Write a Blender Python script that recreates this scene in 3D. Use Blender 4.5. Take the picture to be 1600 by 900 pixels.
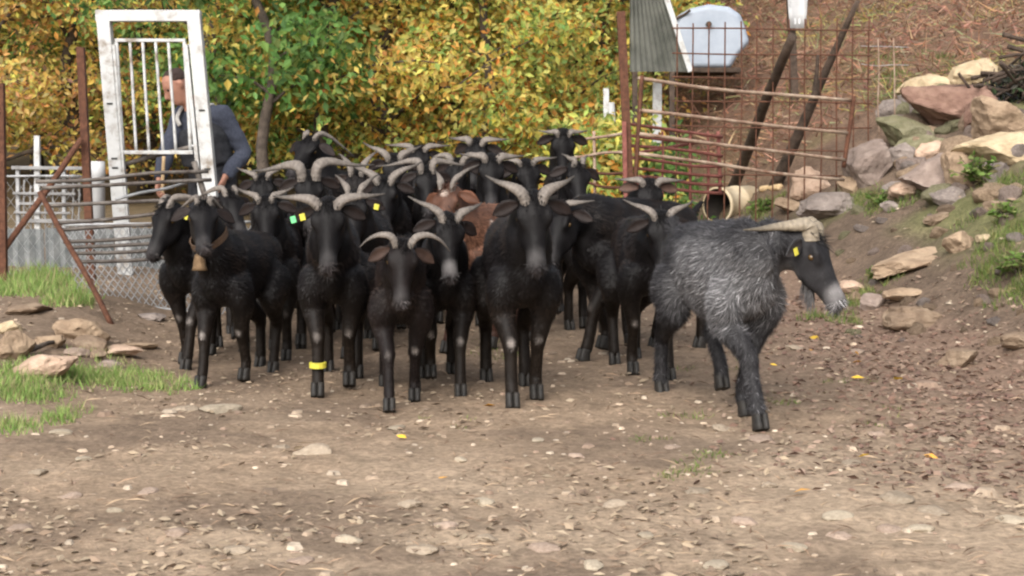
import bpy, math, random
import numpy as np
from mathutils import Vector, Matrix, noise

# ------------------------------------------------------------------ clear
for o in list(bpy.data.objects):
    bpy.data.objects.remove(o, do_unlink=True)
scene = bpy.context.scene
COL = scene.collection
RAD = math.radians

# ------------------------------------------------------------------ camera
CAM_H = 1.06
FPX = 2600.0
PITCH = math.atan(212.0 / FPX)
cam_d = bpy.data.cameras.new('camera')
cam = bpy.data.objects.new('camera', cam_d)
COL.objects.link(cam)
cam.location = (0, 0, CAM_H)
cam.rotation_euler = (math.pi / 2 - PITCH, 0, 0)
cam_d.sensor_width = 36.0
cam_d.lens = 36.0 * FPX / 1600.0
cam_d.clip_start = 0.05
cam_d.clip_end = 2000
cam_d.dof.use_dof = True
cam_d.dof.focus_distance = 7.2
cam_d.dof.aperture_fstop = 22.0
scene.camera = cam

# ------------------------------------------------------------------ light: bright overcast autumn day
SUN_EL, SUN_AZ = RAD(40), RAD(198)        # behind the camera, slightly to its left
world = bpy.data.worlds.new('World')
scene.world = world
world.use_nodes = True
wn = world.node_tree
wn.nodes.clear()
sky = wn.nodes.new('ShaderNodeTexSky')
sky.sky_type = 'NISHITA'
sky.sun_disc = False
sky.sun_elevation = SUN_EL
sky.sun_rotation = SUN_AZ
sky.air_density = 1.0
sky.dust_density = 4.0
sky.ozone_density = 0.6
bg = wn.nodes.new('ShaderNodeBackground')
bg.inputs['Strength'].default_value = 0.15
hsv = wn.nodes.new('ShaderNodeHueSaturation')
hsv.inputs['Saturation'].default_value = 0.35      # cloud cover: greyer than clear sky
wout = wn.nodes.new('ShaderNodeOutputWorld')
wn.links.new(sky.outputs[0], hsv.inputs['Color'])
wn.links.new(hsv.outputs[0], bg.inputs['Color'])
wn.links.new(bg.outputs[0], wout.inputs['Surface'])
sun_d = bpy.data.lights.new('sun', 'SUN')
sun_d.energy = 1.15
sun_d.angle = RAD(60)
sun_d.color = (1.0, 0.98, 0.945)
sun = bpy.data.objects.new('sun', sun_d)
COL.objects.link(sun)
sd = Vector((math.sin(SUN_AZ) * math.cos(SUN_EL), math.cos(SUN_AZ) * math.cos(SUN_EL), math.sin(SUN_EL)))
sun.rotation_euler = sd.to_track_quat('Z', 'Y').to_euler()
sun.location = sd * 30
scene.view_settings.view_transform = 'Standard'
scene.view_settings.look = 'None'
scene.view_settings.exposure = 1.05
scene.view_settings.gamma = 1.0
scene.cycles.filter_width = 2.3
scene.cycles.transparent_max_bounces = 8

# ------------------------------------------------------------------ projection helpers (pixel of the 1600x900 photo -> world)
CP, SP = math.cos(PITCH), math.sin(PITCH)
def ray(px, py):
    u, v = (px - 800) / FPX, (450 - py) / FPX
    return Vector((u, CP + v * SP, -SP + v * CP))
def at(px, py, d):
    r = ray(px, py)
    return Vector((0, 0, CAM_H)) + r * (d / r.y)

def sstep(a, b, x):
    t = min(1.0, max(0.0, (x - a) / (b - a)))
    return t * t * (3 - 2 * t)
def softplus(x, k):
    t = x / k
    return x if t > 20 else (0.0 if t < -20 else k * math.log1p(math.exp(t)))
def toe(y):
    return max(0.75, 2.5 - 0.14 * (y - 8.2))
def gz0(x, y):
    z = 0.04 * softplus(y - 8.6, 0.3) if y < 24 else 0.04 * 15.4
    s = x - toe(y)
    b = 0.62 * softplus(s, 0.14)
    b = 1.9 * (1 - math.exp(-b / 1.6)) + 0.03 * max(0, min(s, 40))
    z += b
    z += 0.125 * max(0, min(y, 30) - 13.5) * sstep(0.0, 1.8, s)
    z += 0.13 * sstep(1.75, 2.5, -x - 0.06 * (y - 8)) * sstep(5.5, 8.0, y)
    z += 0.42 * softplus(min(y, 70) - 25, 1.0)
    return z
def relief(x, y):
    s = sstep(-0.2, 0.6, x - toe(y))
    n = noise.noise(Vector((x * 0.9, y * 0.9, 3.1))) * (0.022 + 0.07 * s)
    n += noise.noise(Vector((x * 3.1, y * 3.1, 7.7))) * (0.011 + 0.045 * s)
    if -6 < x < 7 and 1 < y < 16:
        n += noise.noise(Vector((x * 11, y * 11, 1.7))) * (0.010 + 0.022 * s)
        n += noise.noise(Vector((x * 24, y * 24, 4.2))) * (0.006 + 0.008 * s)
    return n
def gz(x, y):
    return gz0(x, y) + relief(x, y)
def hit(px, py):
    r = ray(px, py)
    o = Vector((0, 0, CAM_H))
    t = 2.0
    while t < 80:
        p = o + r * t
        if p.z < gz(p.x, p.y):
            return Vector((p.x, p.y, gz(p.x, p.y)))
        t += 0.02
    return o + r * 30

# ------------------------------------------------------------------ materials
def new_mat(name):
    m = bpy.data.materials.new(name)
    m.use_nodes = True
    nt = m.node_tree
    b = nt.nodes['Principled BSDF']
    return m, nt, b
def L(nt, a, b):
    nt.links.new(a, b)
def mat_noise(name, c1, c2, rough=0.8, scale=8, detail=6, bump=0.3, c3=None, metal=0.0, bscale=None, spec=0.3, objinfo=0.0):
    m, nt, b = new_mat(name)
    tc = nt.nodes.new('ShaderNodeTexCoord')
    n = nt.nodes.new('ShaderNodeTexNoise')
    n.inputs['Scale'].default_value = scale
    n.inputs['Detail'].default_value = detail
    n.inputs['Roughness'].default_value = 0.65
    L(nt, tc.outputs['Object'], n.inputs['Vector'])
    r = nt.nodes.new('ShaderNodeValToRGB')
    r.color_ramp.elements[0].position = 0.32
    r.color_ramp.elements[1].position = 0.68
    r.color_ramp.elements[0].color = (*c1, 1)
    r.color_ramp.elements[1].color = (*c2, 1)
    if c3:
        e = r.color_ramp.elements.new(0.5)
        e.color = (*c3, 1)
    L(nt, n.outputs['Fac'], r.inputs['Fac'])
    src = r.outputs['Color']
    if objinfo:
        oi = nt.nodes.new('ShaderNodeObjectInfo')
        mr = nt.nodes.new('ShaderNodeMapRange')
        mr.inputs['To Min'].default_value = 1 - objinfo
        mr.inputs['To Max'].default_value = 1 + objinfo
        L(nt, oi.outputs['Random'], mr.inputs['Value'])
        mx = nt.nodes.new('ShaderNodeVectorMath')
        mx.operation = 'SCALE'
        L(nt, src, mx.inputs[0])
        L(nt, mr.outputs[0], mx.inputs['Scale'])
        src = mx.outputs[0]
    L(nt, src, b.inputs['Base Color'])
    b.inputs['Roughness'].default_value = rough
    b.inputs['Metallic'].default_value = metal
    b.inputs['Specular IOR Level'].default_value = spec
    if bump:
        n2 = nt.nodes.new('ShaderNodeTexNoise')
        n2.inputs['Scale'].default_value = bscale or scale * 4
        n2.inputs['Detail'].default_value = 8
        L(nt, tc.outputs['Object'], n2.inputs['Vector'])
        bp = nt.nodes.new('ShaderNodeBump')
        bp.inputs['Strength'].default_value = bump
        bp.inputs['Distance'].default_value = 0.02
        L(nt, n2.outputs['Fac'], bp.inputs['Height'])
        L(nt, bp.outputs[0], b.inputs['Normal'])
    return m
def mat_attr(name, rough=0.7, spec=0.25, sheen=0.0, transl=0.0, nscale=0, namt=0.0, bump=0):
    m, nt, b = new_mat(name)
    a = nt.nodes.new('ShaderNodeAttribute')
    a.attribute_name = 'Col'
    src = a.outputs['Color']
    if namt:
        tc = nt.nodes.new('ShaderNodeTexCoord')
        n = nt.nodes.new('ShaderNodeTexNoise')
        n.inputs['Scale'].default_value = nscale
        n.inputs['Detail'].default_value = 6
        L(nt, tc.outputs['Object'], n.inputs['Vector'])
        mr = nt.nodes.new('ShaderNodeMapRange')
        mr.inputs['From Min'].default_value = 0.3
        mr.inputs['From Max'].default_value = 0.7
        mr.inputs['To Min'].default_value = 1 - namt
        mr.inputs['To Max'].default_value = 1 + namt
        L(nt, n.outputs['Fac'], mr.inputs['Value'])
        vm = nt.nodes.new('ShaderNodeVectorMath')
        vm.operation = 'SCALE'
        L(nt, src, vm.inputs[0])
        L(nt, mr.outputs[0], vm.inputs['Scale'])
        src = vm.outputs[0]
        if bump:
            bp = nt.nodes.new('ShaderNodeBump')
            bp.inputs['Strength'].default_value = bump
            bp.inputs['Distance'].default_value = 0.01
            L(nt, n.outputs['Fac'], bp.inputs['Height'])
            L(nt, bp.outputs[0], b.inputs['Normal'])
    L(nt, src, b.inputs['Base Color'])
    b.inputs['Roughness'].default_value = rough
    b.inputs['Specular IOR Level'].default_value = spec
    if sheen:
        b.inputs['Sheen Weight'].default_value = sheen
        b.inputs['Sheen Roughness'].default_value = 0.4
    if transl:
        tr = nt.nodes.new('ShaderNodeBsdfTranslucent')
        L(nt, src, tr.inputs['Color'])
        mx = nt.nodes.new('ShaderNodeMixShader')
        mx.inputs['Fac'].default_value = transl
        L(nt, b.outputs[0], mx.inputs[1])
        L(nt, tr.outputs[0], mx.inputs[2])
        L(nt, mx.outputs[0], nt.nodes['Material Output'].inputs['Surface'])
    return m

M = {}
M['coat'] = mat_attr('goat_coat', rough=0.55, spec=0.13, nscale=25, namt=0.3, bump=0.3)
M['fur'] = mat_attr('goat_fur', rough=0.45, spec=0.15)
M['leaf'] = mat_attr('leaf', rough=0.6, spec=0.2, transl=0.6)
M['blade'] = mat_attr('grass_blade', rough=0.6, spec=0.2, transl=0.3)
M['dry'] = mat_attr('dry_leaf', rough=0.8, spec=0.15, transl=0.15)
M['gravel'] = mat_attr('gravel', rough=0.9, spec=0.15, nscale=40, namt=0.25)
M['horn'] = mat_attr('horn', rough=0.55, spec=0.3, nscale=45, namt=0.25, bump=0.5)
M['hoof'] = mat_noise('hoof', (0.012, 0.011, 0.010), (0.03, 0.026, 0.022), 0.6, 30, bump=0.2)
M['eye'] = mat_noise('eye', (0.03, 0.018, 0.008), (0.10, 0.055, 0.015), 0.12, 60, bump=0, spec=0.6)
M['tag_yellow'] = mat_noise('yellow_tag', (0.50, 0.44, 0.04), (0.58, 0.52, 0.08), 0.4, 30, bump=0.05)
M['tag_green'] = mat_noise('green_tag', (0.12, 0.50, 0.20), (0.18, 0.58, 0.26), 0.4, 30, bump=0.05)
M['leather'] = mat_noise('leather', (0.05, 0.03, 0.018), (0.12, 0.07, 0.04), 0.7, 40)
M['brass'] = mat_noise('old_brass', (0.10, 0.06, 0.03), (0.20, 0.13, 0.07), 0.6, 25, metal=0.5)
M['rust'] = mat_noise('rust', (0.055, 0.022, 0.013), (0.13, 0.055, 0.03), 0.85, 30, bump=0.4)
M['rust_red'] = mat_noise('red_rust', (0.13, 0.04, 0.03), (0.24, 0.09, 0.07), 0.8, 25, bump=0.4)
M['rust_pale'] = mat_noise('pale_rust', (0.16, 0.08, 0.05), (0.40, 0.31, 0.23), 0.75, 9, bump=0.3)
M['old_steel'] = mat_noise('old_steel', (0.06, 0.045, 0.038), (0.17, 0.15, 0.13), 0.6, 12, bump=0.3, metal=0.3)
M['galv'] = mat_noise('galvanised', (0.22, 0.22, 0.22), (0.40, 0.40, 0.40), 0.5, 20, bump=0.2, metal=0.4)
M['white_paint'] = mat_noise('white_paint', (0.20, 0.165, 0.13), (0.47, 0.47, 0.455), 0.55, 9, bump=0.2, c3=(0.43, 0.43, 0.42))
M['dull_white'] = mat_noise('dull_white_paint', (0.13, 0.125, 0.12), (0.27, 0.265, 0.26), 0.7, 9, bump=0.2)
M['white_plastic'] = mat_noise('white_plastic', (0.36, 0.36, 0.36), (0.48, 0.48, 0.48), 0.45, 5, bump=0.05)
M['slot'] = mat_noise('dark_slot', (0.02, 0.02, 0.02), (0.04, 0.04, 0.035), 0.8, 20, bump=0)
M['tank'] = mat_noise('pale_tank', (0.25, 0.285, 0.335), (0.34, 0.375, 0.43), 0.45, 3, bump=0.05)
M['tarp'] = mat_noise('grey_sheeting', (0.06, 0.062, 0.052), (0.14, 0.14, 0.12), 0.6, 4, bump=0.1)
M['net'] = mat_noise('grey_sheet_metal', (0.09, 0.10, 0.10), (0.21, 0.215, 0.21), 0.6, 9, bump=0.15)
M['wood_dark'] = mat_noise('dark_wood', (0.025, 0.017, 0.012), (0.085, 0.058, 0.042), 0.85, 14, bump=0.6)
M['wood_tan'] = mat_noise('weathered_timber', (0.22, 0.14, 0.085), (0.42, 0.29, 0.18), 0.85, 9, bump=0.5)
M['bark'] = mat_noise('bark', (0.035, 0.027, 0.022), (0.11, 0.085, 0.065), 0.9, 12, bump=0.7)
M['cream'] = mat_noise('cream_plastic', (0.48, 0.37, 0.23), (0.62, 0.53, 0.38), 0.5, 5, bump=0.1)
M['black_inside'] = mat_noise('shade_and_eye_black', (0.012, 0.010, 0.009), (0.03, 0.025, 0.02), 0.7, 5, bump=0)
M['skin'] = mat_noise('skin', (0.40, 0.19, 0.13), (0.50, 0.26, 0.18), 0.55, 20, bump=0.1)
M['hair'] = mat_noise('hair', (0.035, 0.022, 0.018), (0.08, 0.05, 0.04), 0.7, 60, bump=0.6)
M['sweater'] = mat_noise('blue_grey_knit', (0.040, 0.045, 0.065), (0.075, 0.083, 0.112), 0.9, 60, bump=0.5)
M['vest'] = mat_noise('dark_cloth', (0.016, 0.017, 0.020), (0.04, 0.04, 0.045), 0.85, 30, bump=0.4)
M['strap'] = mat_noise('pale_strap', (0.35, 0.33, 0.30), (0.5, 0.48, 0.45), 0.7, 30, bump=0.1)
M['boot'] = mat_noise('rubber', (0.015, 0.018, 0.014), (0.035, 0.04, 0.03), 0.5, 10, bump=0.1)
M['fresh_wood'] = mat_noise('peeled_wood', (0.45, 0.30, 0.16), (0.65, 0.48, 0.28), 0.7, 20, bump=0.2)
def rockm(name, a, b, c):
    a, b, c = [tuple(v * 0.76 for v in q) for q in (a, b, c)]
    M[name] = mat_noise(name, a, b, 0.9, 7, 11, 1.0, c3=c, bscale=18, spec=0.08, objinfo=0.14)
def stonem(name, a, b):
    a, b = [tuple(v * 0.62 for v in q) for q in (a, b)]
    M[name] = mat_noise(name, a, b, 0.95, 4, 6, 0.0, spec=0.05, objinfo=0.18)
stonem('stone_a', (0.34, 0.265, 0.19), (0.50, 0.41, 0.31))
stonem('stone_b', (0.36, 0.265, 0.20), (0.52, 0.40, 0.315))
stonem('stone_c', (0.40, 0.33, 0.24), (0.56, 0.475, 0.36))
rockm('rock_peach', (0.38, 0.26, 0.185), (0.60, 0.44, 0.33), (0.50, 0.355, 0.26))
rockm('rock_cream', (0.36, 0.27, 0.16), (0.62, 0.49, 0.32), (0.50, 0.39, 0.25))
rockm('rock_red', (0.17, 0.10, 0.075), (0.32, 0.205, 0.155), (0.24, 0.145, 0.11))
rockm('rock_moss', (0.14, 0.14, 0.075), (0.32, 0.29, 0.19), (0.22, 0.20, 0.12))
rockm('rock_grey', (0.20, 0.165, 0.145), (0.38, 0.32, 0.28), (0.29, 0.24, 0.21))
rockm('rock_mauve', (0.19, 0.145, 0.12), (0.38, 0.305, 0.255), (0.28, 0.215, 0.18))
rockm('rock_tan', (0.24, 0.165, 0.11), (0.46, 0.34, 0.23), (0.36, 0.26, 0.175))
rockm('rock_pale', (0.48, 0.36, 0.24), (0.72, 0.58, 0.42), (0.60, 0.47, 0.33))
rockm('rock_white', (0.54, 0.43, 0.30), (0.78, 0.66, 0.49), (0.66, 0.54, 0.39))
rockm('rock_rose', (0.46, 0.33, 0.26), (0.68, 0.53, 0.44), (0.56, 0.43, 0.35))
rockm('rock_earth', (0.17, 0.12, 0.085), (0.33, 0.25, 0.175), (0.25, 0.18, 0.125))

# ------------------------------------------------------------------ mesh helpers
class MB:
    def __init__(s):
        s.v = []; s.f = []
    def ring_loft(s, rings, cap=True):
        b = len(s.v); n = len(rings[0])
        for r in rings:
            s.v.extend([tuple(p) for p in r])
        for i in range(len(rings) - 1):
            for j in range(n):
                k = (j + 1) % n
                s.f.append((b + i*n + j, b + i*n + k, b + (i+1)*n + k, b + (i+1)*n + j))
        if cap:
            s.f.append(tuple(b + j for j in reversed(range(n))))
            e = b + (len(rings) - 1) * n
            s.f.append(tuple(e + j for j in range(n)))
    def limb(s, pts, rad, ref=(0, 1, 0), n=12, sub=3, squash=None):
        """closed tapered tube along pts; rad float or (along ref, other)"""
        P = [Vector(p) for p in pts]
        R = [(r, r) if not isinstance(r, (tuple, list)) else tuple(r) for r in rad]
        if sub > 1 and len(P) > 2:
            P2, R2 = [], []
            for i in range(len(P) - 1):
                p0 = P[max(0, i-1)]; p1 = P[i]; p2 = P[i+1]; p3 = P[min(len(P)-1, i+2)]
                for k in range(sub):
                    t = k / sub
                    P2.append(0.5 * ((2*p1) + (p2-p0)*t + (2*p0-5*p1+4*p2-p3)*t*t + (3*p1-p0-3*p2+p3)*t**3))
                    u = t * t * (3 - 2 * t) * 0.5 + t * 0.5
                    R2.append((R[i][0]*(1-u)+R[i+1][0]*u, R[i][1]*(1-u)+R[i+1][1]*u))
            P2.append(P[-1]); R2.append(R[-1])
            P, R = P2, R2
        rings = []
        ref = Vector(ref).normalized()
        for i, p in enumerate(P):
            T = (P[min(len(P)-1, i+1)] - P[max(0, i-1)])
            T = T.normalized() if T.length > 1e-9 else Vector((0, 0, 1))
            A = ref - T * ref.dot(T)
            if A.length < 1e-3:
                A = Vector((1, 0, 0)) - T * T.x
            A.normalize()
            B = T.cross(A)
            rings.append([p + A * (R[i][0] * math.cos(2*math.pi*j/n)) + B * (R[i][1] * math.sin(2*math.pi*j/n)) for j in range(n)])
        s.ring_loft(rings)
    def box(s, c, sx, sy, sz, rot=None):
        b = len(s.v)
        c = Vector(c)
        for dz in (-1, 1):
            for dy in (-1, 1):
                for dx in (-1, 1):
                    p = Vector((dx*sx/2, dy*sy/2, dz*sz/2))
                    if rot is not None:
                        p = rot @ p
                    s.v.append(tuple(c + p))
        for q in ((0,2,3,1),(4,5,7,6),(0,1,5,4),(2,6,7,3),(0,4,6,2),(1,3,7,5)):
            s.f.append(tuple(b + i for i in q))
    def mesh(s, name='m'):
        me = bpy.data.meshes.new(name)
        me.from_pydata(s.v, [], s.f)
        me.update()
        return me

def obj(name, me, mat=None, parent=None, loc=None, smooth=False):
    o = bpy.data.objects.new(name, me)
    COL.objects.link(o)
    if mat is not None and me is not None and len(me.materials) == 0:
        me.materials.append(mat)
    if parent is not None:
        o.parent = parent
    if loc is not None:
        o.location = loc
    if smooth and me is not None:
        me.polygons.foreach_set('use_smooth', [True] * len(me.polygons))
    return o
def tag(o, label=None, cat=None, group=None, kind=None):
    if label: o['label'] = label
    if cat: o['category'] = cat
    if group: o['group'] = group
    if kind: o['kind'] = kind
    return o
def empty(name, loc=(0, 0, 0), rz=0.0):
    o = bpy.data.objects.new(name, None)
    o.empty_display_size = 0.1
    COL.objects.link(o)
    o.location = loc
    o.rotation_euler = (0, 0, rz)
    return o
def bevel(o, w, seg=2):
    m = o.modifiers.new('bevel', 'BEVEL')
    m.width = w; m.segments = seg; m.limit_method = 'ANGLE'
    return o
def remesh(me, voxel, it=4, fac=0.5):
    o = bpy.data.objects.new('tmp', me)
    COL.objects.link(o)
    r = o.modifiers.new('r', 'REMESH'); r.mode = 'VOXEL'; r.voxel_size = voxel; r.use_smooth_shade = True
    s = o.modifiers.new('s', 'SMOOTH'); s.iterations = it; s.factor = fac
    dg = bpy.context.evaluated_depsgraph_get()
    out = bpy.data.meshes.new_from_object(o.evaluated_get(dg))
    bpy.data.objects.remove(o, do_unlink=True)
    bpy.data.meshes.remove(me)
    return out
def set_col(me, cols):
    a = me.color_attributes.new('Col', 'FLOAT_COLOR', 'POINT')
    c = np.ones((len(me.vertices), 4), dtype=np.float32)
    c[:, :3] = cols
    a.data.foreach_set('color', c.ravel())
def np_mesh(name, V, faces_n, nv):
    """V (k*nv,3): k polygons of nv own vertices each"""
    me = bpy.data.meshes.new(name)
    k = len(V) // nv
    me.vertices.add(len(V)); me.vertices.foreach_set('co', V.astype(np.float32).ravel())
    me.loops.add(len(V)); me.loops.foreach_set('vertex_index', np.arange(len(V), dtype=np.int32))
    me.polygons.add(k); me.polygons.foreach_set('loop_start', np.arange(0, len(V), nv, dtype=np.int32))
    me.update(calc_edges=True)
    return me
def norm(a):
    return a / np.maximum(np.linalg.norm(a, axis=-1, keepdims=True), 1e-9)
def leaves_mesh(name, C, D, Nn, Ln, W, cols, fold=0.25):
    """folded leaf: two quads sharing a midrib. C base points, D along, Nn face normal"""
    D = norm(D); S = norm(np.cross(Nn, D)); N2 = norm(np.cross(D, S))
    k = len(C)
    Ln = Ln.reshape(-1, 1); W = W.reshape(-1, 1)
    base = C; tip = C + D * Ln - N2 * Ln * 0.15
    mid = C + D * Ln * 0.5 - N2 * W * fold
    l = C + D * Ln * 0.42 + S * W * 0.5
    r = C + D * Ln * 0.42 - S * W * 0.5
    V = np.stack([base, mid, tip, l, base, r, tip, mid], axis=1).reshape(-1, 3)
    me = np_mesh(name, V, None, 4)
    set_col(me, np.repeat(cols, 8, axis=0))
    return me
def blades_mesh(name, P, D, S, cols, w, tipcols=None):
    """triangular blades, D includes length; S side unit"""
    w = np.asarray(w).reshape(-1, 1)
    V = np.stack([P - S * w / 2, P + S * w / 2, P + D], axis=1).reshape(-1, 3)
    me = np_mesh(name, V, None, 3)
    c = np.repeat(cols, 3, axis=0)
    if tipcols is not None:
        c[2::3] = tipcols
    set_col(me, c)
    return me

# ================================================================== SETTING
rng = np.random.default_rng(11)
GAIN = 1.12   # brightens the foliage colours to offset the shade inside the crowns
random.seed(5)

def axis_pts(segs):
    out = []
    for a, b, st in segs:
        n = max(1, int(round((b - a) / st)))
        out += [a + (b - a) * i / n for i in range(n)]
    out.append(segs[-1][1])
    return out
def zone_color(x, y):
    """the soil's own colours: tan trodden path, darker earth on the bank, litter-brown right verge"""
    s = x - toe(y)
    tan = Vector((0.245, 0.178, 0.122))
    pale = Vector((0.308, 0.232, 0.162))
    brown = Vector((0.150, 0.108, 0.077))
    red = Vector((0.178, 0.115, 0.085))
    earth = Vector((0.115, 0.083, 0.06))
    green = Vector((0.13, 0.15, 0.05))
    a = noise.fractal(Vector((x * 0.55, y * 0.55, 0.5)), 1.0, 2.0, 4)
    c = tan.lerp(pale, sstep(-0.15, 0.5, a + 0.25 * sstep(6.4, 3.5, y)))
    c = c.lerp(brown, 0.65 * sstep(5.6, 8.0, y + a * 1.5))
    c = c.lerp(brown, 0.8 * sstep(0.0, 0.45, noise.fractal(Vector((x * 1.3, y * 1.3, 9.5)), 1.0, 2.0, 4) - 0.05))
    rr = sstep(-1.7, -0.2, s + 0.5 * a) * sstep(4.6, 6.0, y)
    c = c.lerp(red, 0.6 * rr)
    c = c.lerp(earth, sstep(-0.15, 0.35, s + 0.2 * a))
    g = noise.fractal(Vector((x * 0.8, y * 0.8, 21.0)), 1.0, 2.0, 3)
    c = c.lerp(green, 0.55 * sstep(0.1, 0.45, g) * sstep(0.2, 0.9, s))
    lf = sstep(1.6, 2.1, -x) * sstep(6.2, 7.4, y)
    c = c.lerp(brown, 0.5 * lf)
    if y > 13:
        c = c.lerp(Vector((0.12, 0.09, 0.05)).lerp(Vector((0.155, 0.092, 0.062)), sstep(0.2, 1.0, s)), 0.75 * sstep(13, 16, y))
    return c
xs = axis_pts([(-300, -60, 40), (-60, -12, 4), (-12, -4.2, 0.4), (-4.2, 4.6, 0.036), (4.6, 14, 0.3), (14, 60, 4), (60, 300, 40)])
ys = axis_pts([(-200, -20, 30), (-20, 0, 2.0), (0, 3.2, 0.2), (3.2, 9.5, 0.033), (9.5, 15, 0.06), (15, 34, 0.4), (34, 80, 2.0), (80, 400, 40)])
nx, ny = len(xs), len(ys)
gv, gc = [], []
for yy in ys:
    for xx in xs:
        gv.append((xx, yy, gz(xx, yy)))
        gc.append(zone_color(xx, yy))
gf = [(j*nx+i, j*nx+i+1, (j+1)*nx+i+1, (j+1)*nx+i) for j in range(ny-1) for i in range(nx-1)]
gm = bpy.data.meshes.new('ground')
gm.from_pydata(gv, [], gf)
gm.update()
set_col(gm, np.array([tuple(c) for c in gc]))
m, nt, b = new_mat('trodden_earth')
a = nt.nodes.new('ShaderNodeAttribute'); a.attribute_name = 'Col'
tc = nt.nodes.new('ShaderNodeTexCoord')
def nz(scale, det=8, rough=0.65):
    n = nt.nodes.new('ShaderNodeTexNoise'); n.inputs['Scale'].default_value = scale
    n.inputs['Detail'].default_value = det; n.inputs['Roughness'].default_value = rough
    L(nt, tc.outputs['Object'], n.inputs['Vector'])
    return n
def ramp(src, p0, p1, v0, v1):
    r = nt.nodes.new('ShaderNodeMapRange'); r.inputs['From Min'].default_value = p0; r.inputs['From Max'].default_value = p1
    r.inputs['To Min'].default_value = v0; r.inputs['To Max'].default_value = v1
    L(nt, src, r.inputs['Value']); return r.outputs[0]
def mixc(fac, c1, c2):
    mx = nt.nodes.new('ShaderNodeMix'); mx.data_type = 'RGBA'
    L(nt, fac, mx.inputs['Factor'])
    if isinstance(c1, tuple): mx.inputs['A'].default_value = (*c1, 1)
    else: L(nt, c1, mx.inputs['A'])
    if isinstance(c2, tuple): mx.inputs['B'].default_value = (*c2, 1)
    else: L(nt, c2, mx.inputs['B'])
    return mx.outputs['Result']
n1, n2, n3 = nz(5), nz(38), nz(120, 4)
sc = nt.nodes.new('ShaderNodeVectorMath'); sc.operation = 'SCALE'
L(nt, a.outputs['Color'], sc.inputs[0]); L(nt, ramp(n1.outputs['Fac'], 0.3, 0.7, 0.72, 1.22), sc.inputs['Scale'])
sc2 = nt.nodes.new('ShaderNodeVectorMath'); sc2.operation = 'SCALE'
L(nt, sc.outputs[0], sc2.inputs[0]); L(nt, ramp(n2.outputs['Fac'], 0.3, 0.7, 0.62, 1.36), sc2.inputs['Scale'])
c = mixc(ramp(n3.outputs['Fac'], 0.62, 0.70, 0, 0.6), sc2.outputs[0], (0.40, 0.32, 0.235))
n4 = nz(75, 5)
c = mixc(ramp(n4.outputs['Fac'], 0.36, 0.28, 0, 0.65), c, (0.085, 0.055, 0.04))
L(nt, c, b.inputs['Base Color'])
b.inputs['Roughness'].default_value = 0.95
b.inputs['Specular IOR Level'].default_value = 0.1
bp = nt.nodes.new('ShaderNodeBump'); bp.inputs['Strength'].default_value = 0.7; bp.inputs['Distance'].default_value = 0.015
L(nt, n2.outputs['Fac'], bp.inputs['Height']); L(nt, bp.outputs[0], b.inputs['Normal'])
ground = obj('ground', gm, m, smooth=True)
tag(ground, 'bare trodden earth yard rising into a bank and hillside', 'ground', kind='structure')

# ------------------------------------------------------------------ trees
PAL = {
 'gold': [(3, (0.72, 0.55, 0.11)), (1.8, (0.68, 0.41, 0.08)), (2.2, (0.58, 0.50, 0.12)), (0.8, (0.46, 0.20, 0.04)), (1.4, (0.30, 0.34, 0.07)), (0.8, (0.70, 0.52, 0.12))],
 'yg':   [(2.4, (0.52, 0.49, 0.11)), (2.4, (0.36, 0.44, 0.10)), (2, (0.66, 0.49, 0.08)), (1.4, (0.20, 0.30, 0.07)), (1.0, (0.54, 0.23, 0.03)), (0.6, (0.62, 0.54, 0.12))],
 'green':[(3, (0.11, 0.22, 0.05)), (2, (0.18, 0.31, 0.07)), (1.2, (0.07, 0.15, 0.04)), (1, (0.20, 0.27, 0.06)), (0.15, (0.50, 0.36, 0.05))],
 'rusty':[(2, (0.62, 0.33, 0.10)), (2, (0.66, 0.43, 0.11)), (1.2, (0.46, 0.24, 0.10)), (1.4, (0.42, 0.37, 0.13)), (0.8, (0.28, 0.20, 0.11)), (0.6, (0.60, 0.48, 0.14))],
 'wood': [(2, (0.28, 0.32, 0.10)), (2.4, (0.50, 0.43, 0.12)), (1.8, (0.60, 0.42, 0.12)), (1.0, (0.16, 0.20, 0.08)), (1, (0.42, 0.26, 0.12))],
 'bracken':[(2, (0.25, 0.12, 0.07)), (2, (0.21, 0.105, 0.065)), (1.4, (0.30, 0.18, 0.11)), (1.0, (0.14, 0.085, 0.055)), (1.2, (0.21, 0.18, 0.095))],
}
def pick(pal, n, r, var=0.22):
    w = np.array([p[0] for p in PAL[pal]], float); w /= w.sum()
    cc = np.array([p[1] for p in PAL[pal]])
    k = r.choice(len(w), n, p=w)
    cc = cc * 0.9 + cc.mean(1, keepdims=True) * 0.1
    return np.clip(GAIN * cc[k] * (1 + var * r.standard_normal((n, 1))).clip(0.4, 1.7) * (1 + 0.08 * r.standard_normal((n, 3))), 0.005, 0.85)
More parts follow.
